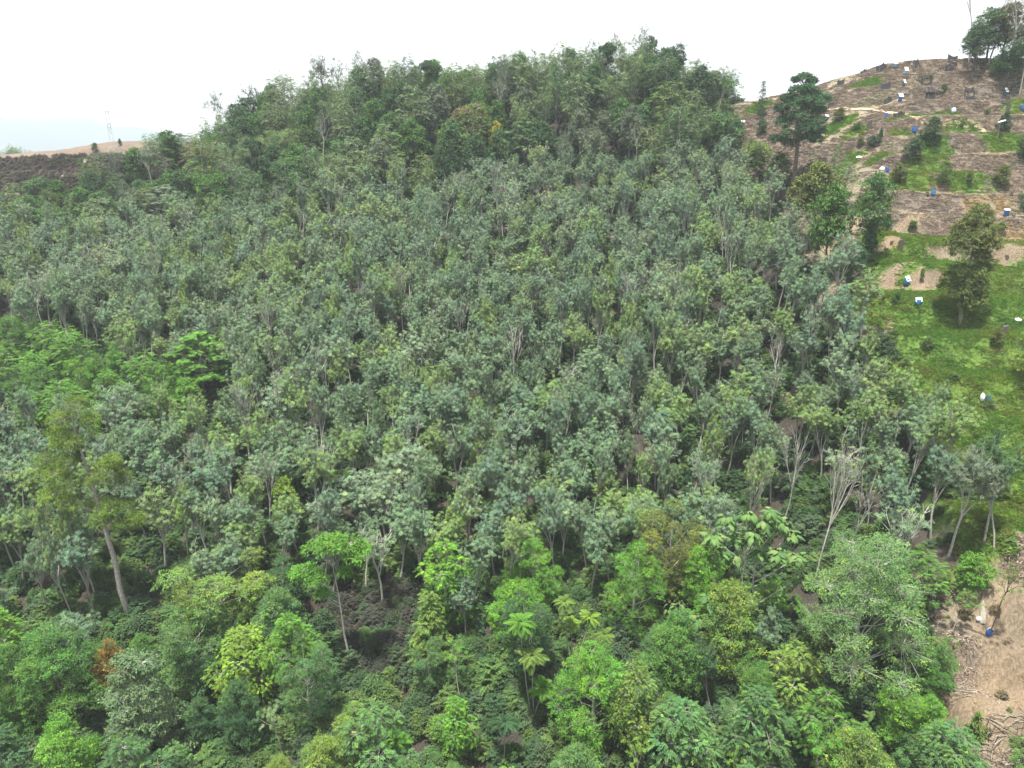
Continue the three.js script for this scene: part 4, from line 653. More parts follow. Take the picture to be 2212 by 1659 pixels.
function later(o, look) { let best = LANDMARKS[0], bd = 1e9; for (const l of LANDMARKS) { const d = Math.hypot(l.x - o.position.x, l.z - o.position.z); if (d < bd) { bd = d; best = l; } } const dx = o.position.x - best.x, dz = o.position.z - best.z; waiting.push({ o, look, d: bd, where: (Math.abs(dx) > Math.abs(dz) ? (dx > 0 ? 'right of ' : 'left of ') : dz < 0 ? 'behind ' : 'in front of ') + best.short }); return o; }
function settleLabels() { const by = new Map(); for (const w of waiting) { const k = w.look + '|' + w.where; by.set(k, [...(by.get(k) ?? []), w]); } for (const list of by.values()) { list.sort((a, b) => a.d - b.d); list.forEach((w, k) => { w.o.userData.label = (ORDER[k] ?? 'farther ') + (ORDER[k] === undefined ? '' : 'nearest ') + w.look + ' ' + w.where; }); } }

rnd = seeded(77);
const heroes = occupied.slice();
for (let z = -60; z > -215; z -= 3.75) for (let x = -150; x < 110; x += 3.6) {
  const px = x + R(-1.2, 1.2) + ((Math.round(z / 3.75) & 1) ? 1.8 : 0), pz = z + R(-1.2, 1.2);
  if (!inside(PLANTATION, px, pz) || inside(THICKET, px, pz) || inside(OPEN, px, pz)) continue;
  const y = ground(px, pz); if (!shown(px, y + 9, pz)) continue;
  if (heroes.some((o) => (o.x - px) ** 2 + (o.z - pz) ** 2 < 2.2 ** 2) || blocks(px, y, pz, 11)) continue;
  rubberSpots.push({ x: px, z: pz, y, d: Math.hypot(px, pz), H: R(10, 14.6) * (1 + 0.16 * simplex(px * 0.03, pz * 0.03)), w: R(2.9, 4.0), v: rnd() < 0.1 ? 8 + Math.floor(R(0, 2)) : Math.floor(R(0, 8)), turn: R(0, 6.28), tint: RUBBER_TINT[Math.floor(clamp(3.5 + 2.6 * fbm(px * 0.035, pz * 0.035) * 2 + R(-1.6, 1.6), 0, 6.99))], bark: rnd() < 0.6 ? 'pale' : 'grey' });
}
rubberSpots.sort((a, b) => a.d - b.d);
const RUBBER_LABEL = { rubber: 'grey-green rubber tree', rubberCool: 'bluish rubber tree', rubberWarm: 'warm green rubber tree', rubberPale: 'pale rubber tree' };
rubberSpots.slice(0, 300).forEach((s) => later(stand('rubber_tree', 'rubber', s.v, s.x, s.z, s.H, s.w, s.turn, s.tint, B[s.bark], null, 'tree', 'rubber trees of the plantation'), RUBBER_LABEL[s.tint]));
// copies of many small plants that nobody counts
const dummy = new THREE.Object3D();
function scatter(name, label, list) { // list of {geometry, material, places:[{x,y,z,sx,sy,turn,tilt,tint}]}
  const g = new THREE.Group(); g.name = name; scene.add(g); tag(g, label, null, null, 'stuff');
  for (const l of list) {
    if (!l.places.length) continue;
    const m = new THREE.InstancedMesh(l.geometry, l.material, l.places.length); m.name = l.name; m.userData.kind = 'stuff';
    l.places.forEach((p, k) => { dummy.position.set(p.x, p.y, p.z); dummy.rotation.set(p.tilt ?? 0, p.turn, 0, 'YXZ'); dummy.scale.set(p.sx, p.sy, p.sx); dummy.updateMatrix(); m.setMatrixAt(k, dummy.matrix); if (p.tint) m.setColorAt(k, lin(...p.tint)); });
    g.add(m);
  }
  return g;
}
{
  const rest = rubberSpots.slice(300), list = [];
  for (let v = 0; v < 10; v++) for (const tint of new Set(RUBBER_TINT)) {
    const p = KIND.rubber[v], places = rest.filter((s) => s.v === v && s.tint === tint).map((s) => ({ x: s.x, y: s.y, z: s.z, sx: s.w / p.R, sy: s.H / p.H, turn: s.turn }));
    list.push({ name: 'crown', geometry: p.leaf, material: foliage(tint), places }, { name: 'trunk', geometry: p.wood, material: B.pale, places });
  }
  scatter('plantation', 'grey-green mass of rubber trees on the upper plantation', list);
}
console.log('rubber', rubberSpots.length);

// ------------------------------------------------------------------ filling trees of the wood, the bright thicket and the ravine
rnd = seeded(91);
const WOOD = [...area([[-60, 445], [120, 400], [230, 350], [330, 320], [430, 290]], 6), [-78, -216], [-40, -222], [0, -226], [40, -228], [66, -222], ...area([[1560, 215], [1575, 300]], 6), ...area([[1545, 300], [1400, 338], [1200, 340], [1050, 352], [900, 376], [700, 410], [500, 440], [300, 475], [130, 480], [0, 470]], 8)];
const WOOD_KINDS = [['feathery_tree', 'feather', 'sea', 'blue-green feathery tree', 15, 4.2], ['feathery_tree', 'feather', 'pale', 'pale feathery tree', 15, 4.4], ['bamboo_clump', 'bamboo', 'pale', 'pale bamboo clump', 14, 4.2], ['broad_tree', 'broad', 'mid', 'mid-green broad tree', 13, 4.2], ['broad_tree', 'broad', 'deep', 'dark green broad tree', 13, 4.0], ['feathery_tree', 'feather', 'moss', 'yellowish feathery tree', 14, 4.0], ['broad_tree', 'broad', 'sea', 'blue-green broad tree', 13, 4.2], ['spreading_tree', 'open', 'grey', 'thin grey open-crowned tree', 16, 3.6], ['broad_tree', 'broad', 'grey', 'smoky grey-green broad tree', 13, 4.2]];
let filled = 0;
for (let z = -150; z > -232; z -= 4.6) for (let x = -150; x < 90; x += 5.2) {
  const px = x + R(-2, 2), pz = z + R(-1.8, 1.8), q = Math.floor(clamp(4.5 + 5 * fbm(px * 0.03, pz * 0.03 + 20) + R(-4, 4), 0, 8.99)), [n, k, c, l, H, w] = WOOD_KINDS[q], v = Math.floor(R(0, 5)), s = R(0.78, 1.1), tn = R(0, 6.28);
  if (!inside(WOOD, px, pz) || inside(SCAR, px, pz) || !shown(px, ground(px, pz) + 10, pz) || crowded(px, pz, w, pz < -198 ? 0.4 : 0.5)) continue;
  const H2 = H * s * 1.08 * (px > 40 ? lerp(1, 0.55, clamp((px - 40) / 22, 0, 1)) : 1) * (pz < -214 ? 0.9 : 1) * (px < -75 ? 0.72 : 1); later(stand(n, k, v, px, pz, H2, w * s, tn, c, k === 'broad' ? B.grey : B.pale, null, k === 'bamboo' ? 'bamboo' : 'tree', 'trees crowding the upper wood'), l); filled++;
}
console.log('wood', filled);
let thick = 0;
for (let z = -85; z > -150; z -= 4.4) for (let x = -120; x < -25; x += 4.4) {
  const px = x + R(-1.8, 1.8), pz = z + R(-1.8, 1.8), c = pick(['fresh', 'fresh', 'lime', 'fresh', 'mid']), k = pick(['bamboo', 'lush', 'feather', 'lush']), v = Math.floor(R(0, 5)), tn = R(0, 6.28), s = R(0.8, 1.15);
  if (!inside(THICKET, px, pz) || !shown(px, ground(px, pz) + 8, pz) || crowded(px, pz, 3, 0.5)) continue;
  const l = { fresh: 'bright green', lime: 'lime green', mid: 'deep green' }[c] + ' ' + { bamboo: 'bamboo', lush: 'leafy tree', feather: 'feathery tree' }[k];
  later(stand(k === 'bamboo' ? 'bamboo_clump' : 'thicket_tree', k, v, px, pz, 9.5 * s, 3.5 * s, tn, c, B.grey, null, k === 'bamboo' ? 'bamboo' : 'tree', 'bright thicket beside the plantation'), l); thick++;
}
console.log('thicket', thick);
const RAVINE_KINDS = [['lush', 'mid', 'mid-green bushy tree'], ['lush', 'deep', 'dark bushy tree'], ['lush', 'fresh', 'fresh green bushy tree'], ['lush', 'moss', 'yellowish bushy tree'], ['lush', 'sea', 'soft blue-green tree'], ['wispy', 'fresh', 'light umbrella-leaved tree'], ['lush', 'fresh', 'fresh green bushy tree'], ['rubber', 'rubberCool', 'grey-blue rubber-like tree']];
let near = 0;
for (let z = -36; z > -84; z -= 3.9) for (let x = -62; x < 46; x += 4.0) {
  const px = x + R(-1.6, 1.6), pz = z + R(-1.6, 1.6), [k, c, l] = pick(RAVINE_KINDS), v = Math.floor(R(0, 6)), tn = R(0, 6.28), s = R(0.6, 1.3), H = 9.4 * s, w = 3.2 * s, y = ground(px, pz);
  if (inside(PLANTATION, px, pz) || inside(OPEN, px, pz) || inside(GAP, px, pz) || blocks(px, y, pz, H) || !shown(px, y + H, pz, 110) || crowded(px, pz, w, 0.42)) continue;
  const [, py] = chart(px, y, pz); if (py < 1340 && rnd() < 0.5) continue;
  later(stand('ravine_tree', k, v, px, pz, H, w, tn, c, B.grey, null, 'tree', 'trees filling the near ravine'), l); near++;
}
console.log('ravine', near);
settleLabels();

// ------------------------------------------------------------------ undergrowth, dry bracken and grass
rnd = seeded(123);
{
  const kinds = KIND.shrub.map((p) => ({ p, places: [] })), stems = [], tones = [[0.045, 0.1, 0.025], [0.035, 0.075, 0.025], [0.06, 0.12, 0.027], [0.05, 0.085, 0.035], [0.07, 0.12, 0.027]];
  const put = (x, z, s, tints) => { const k = Math.floor(R(0, 5)); kinds[k].places.push({ x, y: ground(x, z) - 0.1, z, sx: s * R(0.8, 1.3), sy: s * R(0.7, 1.2), turn: R(0, 6.28), tint: pick(tints) }); };
  for (let n = 0; n < 9000; n++) {
    const x = R(-70, 50), z = R(-92, -36);
    if (inside(OPEN, x, z)) continue; const gap = inside(GAP, x, z) || chart(x, ground(x, z), z)[1] < 1330; if (gap && rnd() < 0.5) continue;
    if (!shown(x, ground(x, z) + 1, z) || rnd() < 0.6) continue; put(x, z, gap ? R(0.35, 0.7) : R(0.5, 1.15), tones);
  }
  for (let n = 0; n < 11000; n++) { const x = R(-140, 100), z = R(-190, -70); if (!inside(PLANTATION, x, z) || inside(GAP, x, z) || !shown(x, ground(x, z), z)) continue; if (simplex(x * 0.05, z * 0.05) < -0.7) continue; put(x, z, R(0.4, 1.1), tones); }
  for (let n = 0; n < 2600; n++) { const x = R(-170, 90), z = R(-228, -140); if (!inside(WOOD, x, z) || inside(SCAR, x, z) || !shown(x, ground(x, z), z)) continue; put(x, z, R(0.8, 1.9) * (z < -200 ? 1.7 : 1), tones); }
  for (let n = 0; n < 3500; n++) { const x = R(-45, 10), z = R(-90, -50); if (!inside(GAP, x, z) || rnd() < 0.25) continue; put(x, z, R(0.3, 0.8), [[0.045, 0.042, 0.032], [0.04, 0.045, 0.03], [0.04, 0.06, 0.025]]); }
  for (let n = 0; n < 500; n++) { const x = R(25, 60), z = R(-100, -45); if (!inside(OPEN, x, z) || inside(EARTH, x, z) || simplex(x * 0.1, z * 0.1) < 0.25) continue; put(x, z, R(0.25, 0.6), [[0.10, 0.17, 0.03], [0.08, 0.13, 0.03]]); }
  for (let n = 0; n < 420; n++) { const x = R(20, 60), z = R(-75, -40); if (!inside(EARTH, x, z) || simplex(x * 0.15, z * 0.15 + 4) < 0.2) continue; put(x, z, R(0.15, 0.45), [[0.10, 0.14, 0.04], [0.16, 0.13, 0.07]]); }
  const white = leafMaterial(1, 1, 1);
  scatter('undergrowth', 'green shrubs and saplings covering the forest floor', kinds.map((k) => ({ name: 'undergrowth', geometry: k.p.leaf, material: white, places: k.places })));
}
function tuft(blades, len, wid, spread, lay, seed) { rnd = seeded(seed); const S = new Soup(); for (let k = 0; k < blades; k++) { const a = R(0, 6.28), l = R(lay * 0.4, lay), d = unit([Math.cos(a) * l, 1 - l * 0.6, Math.sin(a) * l]); S.leaf([R(-spread, spread), -0.05, R(-spread, spread)], d, unit([R(-1, 1), 0.4, R(-1, 1)]), len * R(0.6, 1.15), wid, tone({ vary: 0.18, hue: 0.08 }), 0.25); } return S.geometry(); }
{
  const green = [1, 2, 3].map((k) => ({ g: tuft(24, 0.6, 0.055, 0.4, 1.1, 950 + k), places: [] })), dry = [1, 2, 3].map((k) => ({ g: tuft(26, 0.5, 0.055, 0.42, 1.7, 960 + k), places: [] })), scrub = [0, 1, 2].map((k) => ({ g: KIND.shrub[k].leaf, places: [] }));
  rnd = seeded(321);
  for (let n = 0; n < 190000; n++) {
    const x = R(20, 190), z = R(-205, -38); if (!inside(OPEN, x, z) || !shown(x, ground(x, z), z, 420)) continue;
    const w = surface(x, z), y = ground(x, z), turn = R(0, 6.28), patch = fbm(x * 0.08, z * 0.08);
    if (w === 'grass') pick(green).places.push({ x, y, z, sx: R(0.7, 1.5), sy: R(0.5, 1.2) * (1 + 0.8 * Math.max(0, fbm(x * 0.3, z * 0.3))), turn, tint: lerp(0, 1, rnd()) < 0.12 + patch * 0.5 ? [0.19, 0.2, 0.05] : [R(0.1, 0.165) * (1 + patch * 0.5), R(0.195, 0.29) * (1 + patch * 0.2), R(0.015, 0.035)] });
    else if (w === 'straw') pick(dry).places.push({ x, y, z, sx: R(0.7, 1.2), sy: R(0.9, 1.5), turn, tint: [R(0.36, 0.5), R(0.27, 0.36), R(0.13, 0.18)] });
    else if (w === 'dry') { if (inside(EARTH, x, z) && rnd() < 0.25) continue; const b = R(0.75, 1.2) * (1 + 0.35 * patch), gr = fbm(x * 0.05 + 30, z * 0.05) > 0.22 ? 1.18 : 1; pick(dry).places.push({ x, y, z, sx: R(0.8, 1.5), sy: R(0.45, 1.1), turn, tint: [0.29 * b, 0.232 * b * gr, 0.18 * b] }); }
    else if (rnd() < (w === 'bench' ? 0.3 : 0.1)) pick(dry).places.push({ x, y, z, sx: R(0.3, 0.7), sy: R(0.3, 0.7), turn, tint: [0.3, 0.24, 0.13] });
  }
  for (let n = 0; n < 30000; n++) { // dark scrub on the risers of the old terraces
    const x = R(-175, -55), z = R(-226, -176); if (!inside(SCAR, x, z) || !shown(x, ground(x, z), z, 60)) continue;
    const steep = Math.abs(ground(x, z - 0.7) - ground(x, z + 0.7)) / 1.4; if (steep < 0.55 || z < -203) continue;
    const b = R(0.7, 1.3); pick(scrub).places.push({ x, y: ground(x, z), z, sx: R(0.3, 0.8), sy: R(0.2, 0.55), turn: R(0, 6.28), tint: rnd() < 0.16 ? [0.07, 0.11, 0.035] : [0.13 * b, 0.105 * b, 0.09 * b] });
  }
  const white = new THREE.MeshStandardMaterial({ name: 'blade', vertexColors: true, roughness: 0.9, side: THREE.DoubleSide }), grassMaterial = leafMaterial(1, 1, 1, 0.4);
  scatter('grass', 'green tufted grass of the sloping meadow', green.map((k) => ({ name: 'grass', geometry: k.g, material: grassMaterial, places: k.places })));
  scatter('dry_grass', 'brown dead bracken and dry grass on the cleared slope', dry.map((k) => ({ name: 'dry_grass', geometry: k.g, material: white, places: k.places })));
  scatter('scrub', 'dark brown scrub on the steps of the old terraces', scrub.map((k) => ({ name: 'scrub', geometry: k.g, material: white, places: k.places })));
  console.log('tufts', green.map((k) => k.places.length), dry.map((k) => k.places.length), scrub.map((k) => k.places.length));
}
{ // far wood beyond the terraces, too distant to count
  rnd = seeded(500); const list = KIND.feather.map((p) => ({ name: 'foliage', geometry: p.leaf, material: leafMaterial(...GREEN.pale), places: [], p }));
  for (let n = 0; n < 260; n++) { const d = R(330, 470), a = R(-0.78, -0.575), x = d * a, z = -d, l = pick(list), H = R(11, 17) * (a > -0.62 ? 0.75 : 1); l.places.push({ x, y: EYE - 9 - H * 0.5 + 0 * z, z, sx: R(0.9, 1.6), sy: H / l.p.H, turn: R(0, 6.28) }); }
  for (const l of list) for (const p of l.places) p.y = ground(p.x, p.z);
  scatter('distant_forest', 'hazy treetops beyond the old terraces', list);
}

// ------------------------------------------------------------------ tree guards, drums, pens and stumps on the cleared slope
function up(a, b, extra = 0) { return spot(a, b, extra); }
const NET = plain(0.03, 0.033, 0.04, 0.8), TIN = plain(0.6, 0.62, 0.63, 0.5), BLUE = [plain(0.02, 0.10, 0.36, 0.45), plain(0.02, 0.16, 0.33, 0.45), plain(0.16, 0.33, 0.5, 0.5), plain(0.03, 0.05, 0.12, 0.5)], POST = plain(0.2, 0.16, 0.12, 0.9);
function drumShell(r, h) { const pts = [[r * 0.2, 0], [r, 0], [r, h * 0.31], [r * 1.05, h * 0.335], [r, h * 0.36], [r, h * 0.64], [r * 1.05, h * 0.665], [r, h * 0.69], [r, h], [r * 0.95, h], [r * 0.95, h * 0.06], [0.001, h * 0.06]].map(([a, b]) => new THREE.Vector2(a, b)); return new THREE.LatheGeometry(pts, 18); }
const sheetShape = (() => { const g = new THREE.BoxGeometry(1, 1, 0.03, 14, 1, 1), p = g.attributes.position; for (let i = 0; i < p.count; i++) p.setZ(i, p.getZ(i) + 0.025 * Math.sin(p.getX(i) * 44)); g.computeVertexNormals(); return g; })();
function guard(label, px, py, w, h, blue, sheet, lean, turn, seed) { // an upright blue sheet-metal shelter with a pale slanting cover
  rnd = seeded(seed); const s = spot(px, py), t = thing('tree_guard', label, 'tree guard', s.x, s.y, s.z, turn, 'covered tree guards on the cleared slope');
  w *= 0.82; h *= 0.82; part('drum', drumShell(w / 2, h), BLUE[blue], t);
  if (sheet) { const c = part('cover', sheetShape, TIN, t); c.scale.set(w * 1.05, h * 0.85, 1); c.position.set(0, h * 1.02, w * 0.25); c.rotation.set(-Math.PI / 2 + lean, 0, 0.08); const p = part('prop', new THREE.CylinderGeometry(0.025, 0.03, h * 1.25, 6), POST, t); p.position.set(w * 0.45, h * 0.6, -w * 0.45); }
}
[[1934, 146, 0.9, 1.3, 2, 1, 0.75, 'pale blue guard with a white cover close to the crest'], [1956, 161, 0.9, 1.4, 2, 1, 0.9, 'pale blue guard with a white cover just under the one at the crest'], [1952, 187, 0.7, 1.3, 3, 1, 1.1, 'guard with an upright white sheet in the middle of the upper slope'], [1944, 219, 0.95, 1.5, 0, 1, 0.7, 'deep blue guard with a slanting white cover above the footpath'], [2171, 207, 0.8, 1.4, 3, 1, 1.0, 'black guard with white side near the crest wood'], [1604, 273, 1.0, 1.4, 0, 1, 0.5, 'blue guard with white slanting top at the edge of the wood'], [1784, 261, 0.9, 1.3, 1, 1, 0.5, 'grey-blue guard leaning beside the tall tiered tree'], [1974, 287, 1.1, 1.4, 0, 0, 0, 'plain blue guard below the footpath'], [2015, 422, 0.85, 1.1, 1, 0, 0, 'open blue drum on the brown slope'], [2173, 467, 0.95, 1.3, 0, 1, 0.2, 'blue drum with a white flap by the straw patch'], [1906, 458, 0.9, 1.2, 3, 0, 0, 'dark drum at the meadow end of the brown slope'], [1957, 616, 0.95, 1.2, 1, 1, 1.0, 'tall white and blue guard beside the bare ring in the meadow'], [1982, 658, 1.0, 0.9, 1, 1, 1.2, 'white-topped guard in the meadow below the bare ring'], [1916, 372, 0.8, 1.0, 0, 0, 0, 'blue drum beside a white sack on the slope'], [2209, 238, 1.2, 1.2, 0, 0, 0, 'blue drum cut by the picture edge high on the slope'], [1914, 255, 0.75, 1.2, 0, 0, 0, 'upright blue drum right on the footpath'], [2133, 866, 0.7, 0.8, 0, 0, 0, 'small blue drum in the lower meadow']].forEach(([x, y, w, h, b, sh, l, lab], k) => guard(lab, x, y, w, h, b, sh, l, (k * 1.3) % 0.9 - 0.45, 1000 + k));
function pen(label, px, py, w, h, seed, turn = 0) { // posts with sagging dark netting
  w *= 0.82; h *= 0.85; rnd = seeded(seed); const s = spot(px, py), t = thing('net_pen', label, 'net pen', s.x, s.y, s.z, turn, 'dark netting pens on the cleared slope'), q = w / 2, c = [[-q, q * 0.7], [q, q * 0.7], [q, -q * 0.7], [-q, -q * 0.7]];
  const level = (x, z) => ground(s.x + x * Math.cos(turn) + z * Math.sin(turn), s.z - x * Math.sin(turn) + z * Math.cos(turn)) - s.y;
  c.forEach(([x, z], k) => { const b = level(x, z), p = part('post', new THREE.CylinderGeometry(0.035, 0.045, h + 0.5, 6), POST, t); p.position.set(x, b + h / 2 - 0.1, z);
    const [x2, z2] = c[(k + 1) % 4], b2 = level(x2, z2), n = 8, P = [], I = [];
    for (let i = 0; i <= n; i++) { const u = i / n, x0 = lerp(x, x2, u), z0 = lerp(z, z2, u), bb = lerp(b, b2, u), tp = h * (0.96 - 0.3 * Math.sin(Math.PI * u) + R(-0.05, 0.05)); P.push(x0, bb - 0.05, z0, x0 + R(-0.05, 0.05), bb + tp * 0.5, z0 + R(-0.05, 0.05), x0, bb + tp, z0); if (i) { const a = (i - 1) * 3; for (const o of [0, 1]) I.push(a + o, a + o + 3, a + o + 1, a + o + 1, a + o + 3, a + o + 4); } }
    const g = new THREE.BufferGeometry(); g.setAttribute('position', new THREE.Float32BufferAttribute(P, 3)); g.setIndex(I); g.computeVertexNormals(); part('net', g, NET, t); });
}
[[1816, 181, 1.8, 1.1, 'netting pen low on the crest line'], [1903, 152, 2.2, 1.4, 'broad netting pen on the crest line'], [1978, 142, 1.2, 1.4, 'small pointed netting pen under the crest'], [2057, 135, 2.4, 1.5, 'wide netting pen below the crest wood'], [2049, 155, 1.8, 1.6, 'squarish netting pen left of the crest wood'], [2000, 184, 2.2, 1.3, 'netting pen beside the heap of dark netting'], [1912, 191, 2.4, 1.4, 'open netting pen left of the white sheet'], [1917, 222, 1.5, 1.3, 'netting pen left of the deep blue guard'], [2008, 215, 1.9, 1.5, 'netting pen with a thin stake below it'], [2093, 211, 2.1, 1.5, 'lone netting pen on the upper brown slope'], [1795, 231, 1.5, 1.1, 'netting pen behind the tall tiered tree'], [1941, 252, 2.0, 1.2, 'ragged netting pen beside the footpath'], [2194, 196, 2.0, 1.3, 'netting pen by the outermost pale tree'], [2172, 219, 1.9, 1.0, 'collapsed netting pen near the black guard'], [1865, 158, 1.3, 0.9, 'tiny netting pen along the crest line']].forEach(([x, y, w, h, l], k) => pen(l, x, y, w, h, 1100 + k, (k * 0.7) % 1 - 0.5));
function stump(label, px, py, r, h, seed) {
  r *= 0.75; rnd = seeded(seed); const s = spot(px, py), t = thing('tree_stump', label, 'stump', s.x, s.y, s.z, R(0, 6), 'sawn stumps on the cleared slope'), g = new THREE.CylinderGeometry(r, r * 1.35, h + 0.3, 11, 3), p = g.attributes.position;
  for (let i = 0; i < p.count; i++) { const a = Math.atan2(p.getZ(i), p.getX(i)), k = 1 + 0.16 * Math.sin(a * 3 + seed) + 0.08 * Math.sin(a * 7); p.setX(i, p.getX(i) * k); p.setZ(i, p.getZ(i) * k); if (p.getY(i) > h * 0.3) p.setY(i, p.getY(i) + 0.12 * h * Math.sin(a + seed)); } g.computeVertexNormals();
  part('bole', g, B.dark, t).position.y = h / 2 - 0.15;
}
[[2175, 249, 0.45, 1.9, 'tall dark stump near the crest wood'], [1878, 278, 0.5, 1.7, 'mossy tall stump in the middle of the slope'], [1945, 535, 0.4, 1.2, 'black stump with a plank in the bare strip'], [1972, 418, 0.35, 0.5, 'stump left of the open blue drum'], [2003, 420, 0.3, 0.4, 'small stump touching the open blue drum'], [1912, 333, 0.3, 0.5, 'stump on the terrace line of the slope'], [2028, 330, 0.25, 0.5, 'stump on the green apron of the round bush'], [2126, 328, 0.35, 0.4, 'stump below the leaning pole'], [2092, 330, 0.4, 0.35, 'flat stump on the upper terrace line'], [2142, 425, 0.35, 0.4, 'stump above the straw patch'], [2184, 424, 0.3, 0.6, 'stump near the picture edge above the straw patch'], [1926, 526, 0.25, 0.4, 'little stump in the bare strip'], [2175, 556, 0.3, 0.35, 'stump in the bare clearing right of the lone tree'], [2189, 470, 0.3, 0.5, 'stump beside the white-flapped drum'], [1956, 320, 0.3, 0.4, 'stump above the thin olive young tree'], [2168, 722, 0.45, 1.1, 'dark round guard stump in the meadow']].forEach(([x, y, r, h, l], k) => stump(l, x, y, r, h, 1200 + k));
// loose things
function sack(label, px, py, w, h, colour, seed, group) { rnd = seeded(seed); const s = spot(px, py), t = thing('white_sack', label, 'sack', s.x, s.y, s.z, R(0, 6), group), g = new THREE.SphereGeometry(0.5, 16, 12), p = g.attributes.position; for (let i = 0; i < p.count; i++) { const k = 1 + 0.18 * simplex(p.getX(i) * 3 + seed, p.getZ(i) * 3 + p.getY(i) * 2); p.setXYZ(i, p.getX(i) * w * k, (Math.max(p.getY(i), -0.36) + 0.36) * h * k, p.getZ(i) * w * 0.8 * k); } g.computeVertexNormals(); part('bag', g, colour, t); const c = new THREE.ConeGeometry(0.09 * w, 0.22 * h, 8); part('knot', c, colour, t).position.set(0, h * 0.92, 0); }
const WHITE = plain(0.62, 0.62, 0.6, 0.75);
sack('white sack lying beside the blue drum on the slope', 1905, 369, 1.0, 0.8, WHITE, 1, 'white sacks and lids');
sack('white plastic sack at the upright blue drum of the lower meadow', 2121, 866, 0.7, 1.1, WHITE, 2, 'white sacks and lids');
sack('white bag on the old terrace', 187, 354, 1.6, 1.5, WHITE, 3, 'white sacks and lids');
sack('white bag behind the pale airy tree', 1855, 343, 1.2, 0.6, WHITE, 4, 'white sacks and lids');
sack('white litter in the grass at the picture edge', 2198, 694, 1.1, 0.5, WHITE, 5, 'white sacks and lids');
sack('grey-blue bag on the upper slope above the footpath', 2059, 245, 1.0, 1.3, plain(0.3, 0.36, 0.42, 0.8), 6, 'white sacks and lids');
sack('white stone at the fallen post', 2114, 1341, 0.5, 0.5, WHITE, 7, 'white sacks and lids');
{ // leaning signboard-like pole with a disc, fallen post, tub, heap of netting, brush pile
  let s = spot(2154, 300); const p = thing('leaning_pole', 'thin pole with a small pale disc on top, beside the dark young tree', 'pole', s.x, s.y, s.z);
  const q = part('pole', new THREE.CylinderGeometry(0.04, 0.05, 3.4, 6), B.pale, p); q.position.y = 1.4; const d = part('disc', new THREE.CylinderGeometry(0.65, 0.65, 0.08, 18), TIN, p); d.position.set(0.25, 3.15, 0); d.rotation.z = 0.35;
  s = spot(2122, 1340); const f = thing('fallen_post', 'pale sawn post propped on the bare earth near the straggly tree', 'post', s.x, s.y, s.z, 0.5);
  const b = part('beam', new THREE.BoxGeometry(0.32, 3.0, 0.3), plain(0.5, 0.46, 0.38, 0.9, { map: barkTexture }), f); b.position.set(0.5, 1.0, -0.4); b.rotation.set(-0.5, 0, -0.5); const b2 = part('crossbar', new THREE.BoxGeometry(0.14, 1.8, 0.14), B.brown, f); b2.position.set(1.2, 0.7, -0.5); b2.rotation.set(0, 0, 1.1);
  s = spot(2136, 1371); const u = thing('blue_tub', 'small blue tub on the bare earth', 'tub', s.x, s.y, s.z); part('tub', drumShell(0.28, 0.5), BLUE[0], u); part('handle', new THREE.TorusGeometry(0.26, 0.015, 6, 16, Math.PI), TIN, u).position.y = 0.48;
  s = spot(2018, 198); const h = thing('netting_heap', 'heap of dark grey-brown netting on the upper slope', 'netting heap', s.x, s.y, s.z);
  for (let k = 0; k < 5; k++) { rnd = seeded(1300 + k); const g = new THREE.IcosahedronGeometry(1, 3), v = g.attributes.position; for (let i = 0; i < v.count; i++) { const n = 1 + 0.35 * simplex(v.getX(i) * 2 + k, v.getZ(i) * 2 + v.getY(i)); v.setXYZ(i, v.getX(i) * n, Math.max(v.getY(i), -0.15) * n, v.getZ(i) * n); } g.computeVertexNormals(); const m = part('fold', g, plain(0.07, 0.058, 0.055, 0.95), h); m.scale.set(R(0.6, 1.0), R(0.5, 1.3), R(0.5, 0.8)); m.position.set((k - 2) * 0.6, 0, R(-0.5, 0.5)); }
  s = spot(2178, 1625); const pile = thing('brush_pile', 'pile of grey cut branches on the bare earth in the bottom corner', 'brush pile', s.x, s.y, s.z); rnd = seeded(1400);
  for (let k = 0; k < 120; k++) { const a = R(0, 6.28), r = Math.sqrt(rnd()) * 2.3, l = R(0.8, 2.6), S = new Soup(), an = R(0, 6.28), x = Math.cos(a) * r * 1.4, z = Math.sin(a) * r * 0.8, y0 = ground(s.x + x, s.z + z) - s.y, y = y0 + R(0.03, 0.75) * (1 - r / 2.9), sl = R(-0.18, 0.18); S.tube(bend([x - Math.cos(an) * l / 2, y - sl * l / 2, z - Math.sin(an) * l / 2], [x + Math.cos(an) * l / 2, y + sl * l / 2, z + Math.sin(an) * l / 2], R(-0.1, 0.1), 3, 0.06), R(0.02, 0.05), 0.012, 4); part('branch', S.geometry(), pick([B.brown, B.grey, B.grey, B.dark]), pile); }
  [[2060, 1498, 'low heap of dead sticks on the earth bank'], [2010, 1440, 'scattered dead sticks under the thin see-through tree'], [2030, 1060, 'dead cut branches lying at the meadow foot']].forEach(([x, y, l], n) => { const c = spot(x, y), o = thing('stick_heap', l, 'stick heap', c.x, c.y, c.z, 0, 'heaps of dead sticks'); rnd = seeded(1450 + n); for (let k = 0; k < 26; k++) { const px = R(-1.6, 1.6), pz = R(-0.7, 0.7), an = R(-0.5, 0.5), L = R(0.6, 1.8), S = new Soup(), yy = ground(c.x + px, c.z + pz) - c.y + R(0.02, 0.25); S.tube(bend([px - Math.cos(an) * L / 2, yy, pz - Math.sin(an) * L / 2], [px + Math.cos(an) * L / 2, yy + R(-0.1, 0.2), pz + Math.sin(an) * L / 2], 0.05, 3, 0.05), R(0.015, 0.04), 0.01, 4); part('branch', S.geometry(), pick([B.brown, B.grey, B.dark]), o); } });
}
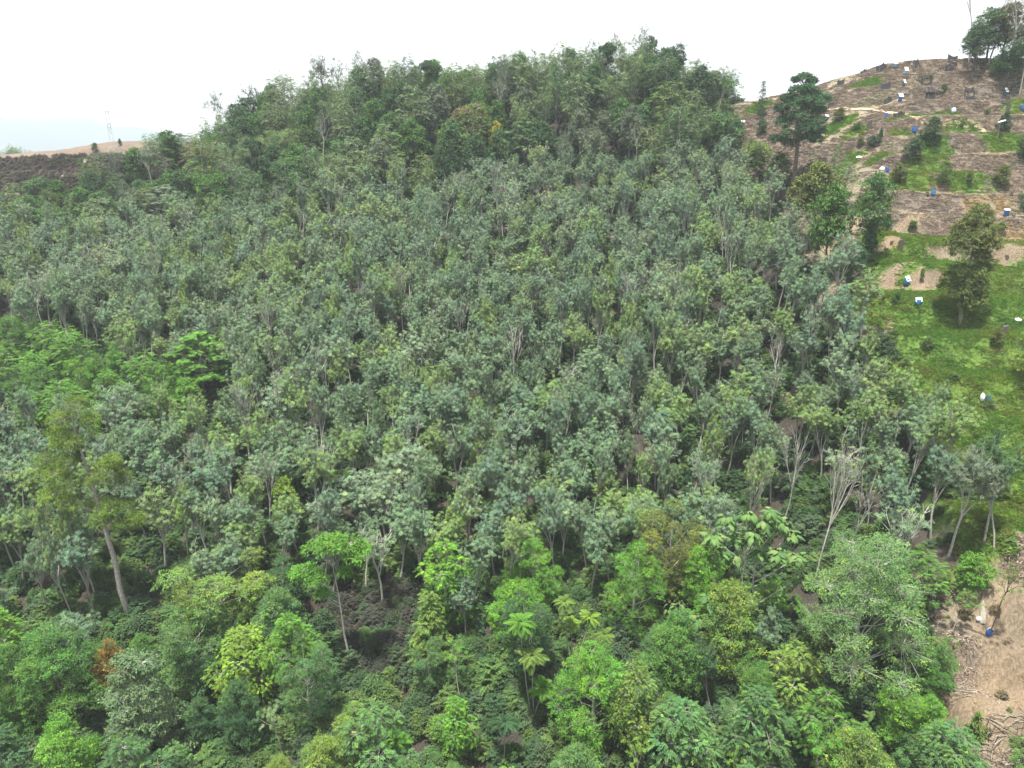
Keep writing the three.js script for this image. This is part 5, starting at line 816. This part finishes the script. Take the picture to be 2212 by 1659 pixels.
// ------------------------------------------------------------------ pylon beyond the terraces
{
  const D = 430, v = sight(240, 300), k = D / -v[2], x = v[0] * k, z = v[2] * k, y0 = ground(x, z) - 0.5, top = EYE + sight(240, 239)[1] * k, H = top - y0, t = thing('lattice_tower', 'pale lattice pylon standing in the haze beyond the old terraces', 'pylon', x, y0, z, 0.5), steel = plain(0.55, 0.6, 0.62, 0.5);
  const w = (h) => lerp(2.4, 0.9, clamp(h / (H * 0.75), 0, 1)), corner = (h, q) => [w(h) * [1, 1, -1, -1][q], h, w(h) * [1, -1, -1, 1][q]];
  for (let q = 0; q < 4; q++) { const S = new Soup(); S.tube([corner(0, q), corner(H * 0.4, q), corner(H * 0.75, q), corner(H, q)], 0.28, 0.2, 6); part('leg', S.geometry(), steel, t); }
  const n = 11; for (let j = 0; j < n; j++) for (let q = 0; q < 4; q++) { const a = H * j / n, b = H * (j + 1) / n, S = new Soup(); S.tube([corner(a, q), corner(b, (q + 1) % 4)], 0.13, 0.13, 4); S.tube([corner(b, q), corner(b, (q + 1) % 4)], 0.13, 0.13, 4); part('brace', S.geometry(), steel, t); }
  for (const h of [0.62, 0.86, 0.99]) { const p = part('platform', new THREE.BoxGeometry(w(H * h) * 2 + 0.8, 0.25, w(H * h) * 2 + 0.8), steel, t); p.position.y = H * h; }
  for (let q = 0; q < 4; q++) { const a = part('antenna', new THREE.CylinderGeometry(0.2, 0.2, 1.9, 8), plain(0.8, 0.82, 0.84, 0.5), t); a.position.set(...corner(H * 0.94, q)); }
}
[[207, 322, 300, 'dark small round tree standing on the terrace crest'], [260, 306, 292, 'tiny dark shrub on the terrace crest near the pylon']].forEach(([x, y, t, l], k) => { const s = spot(x, y + 8); stand('terrace_shrub', 'orb', k, s.x, s.z, 2.6 - k * 0.8, 1.0 - k * 0.4, k, 'deep', B.dark, l, 'shrub', 'shrubs on the terrace crest'); });

scene.traverse((o) => { if (o.isMesh) { o.castShadow = true; o.receiveShadow = true; } });
renderer.render(scene, camera);
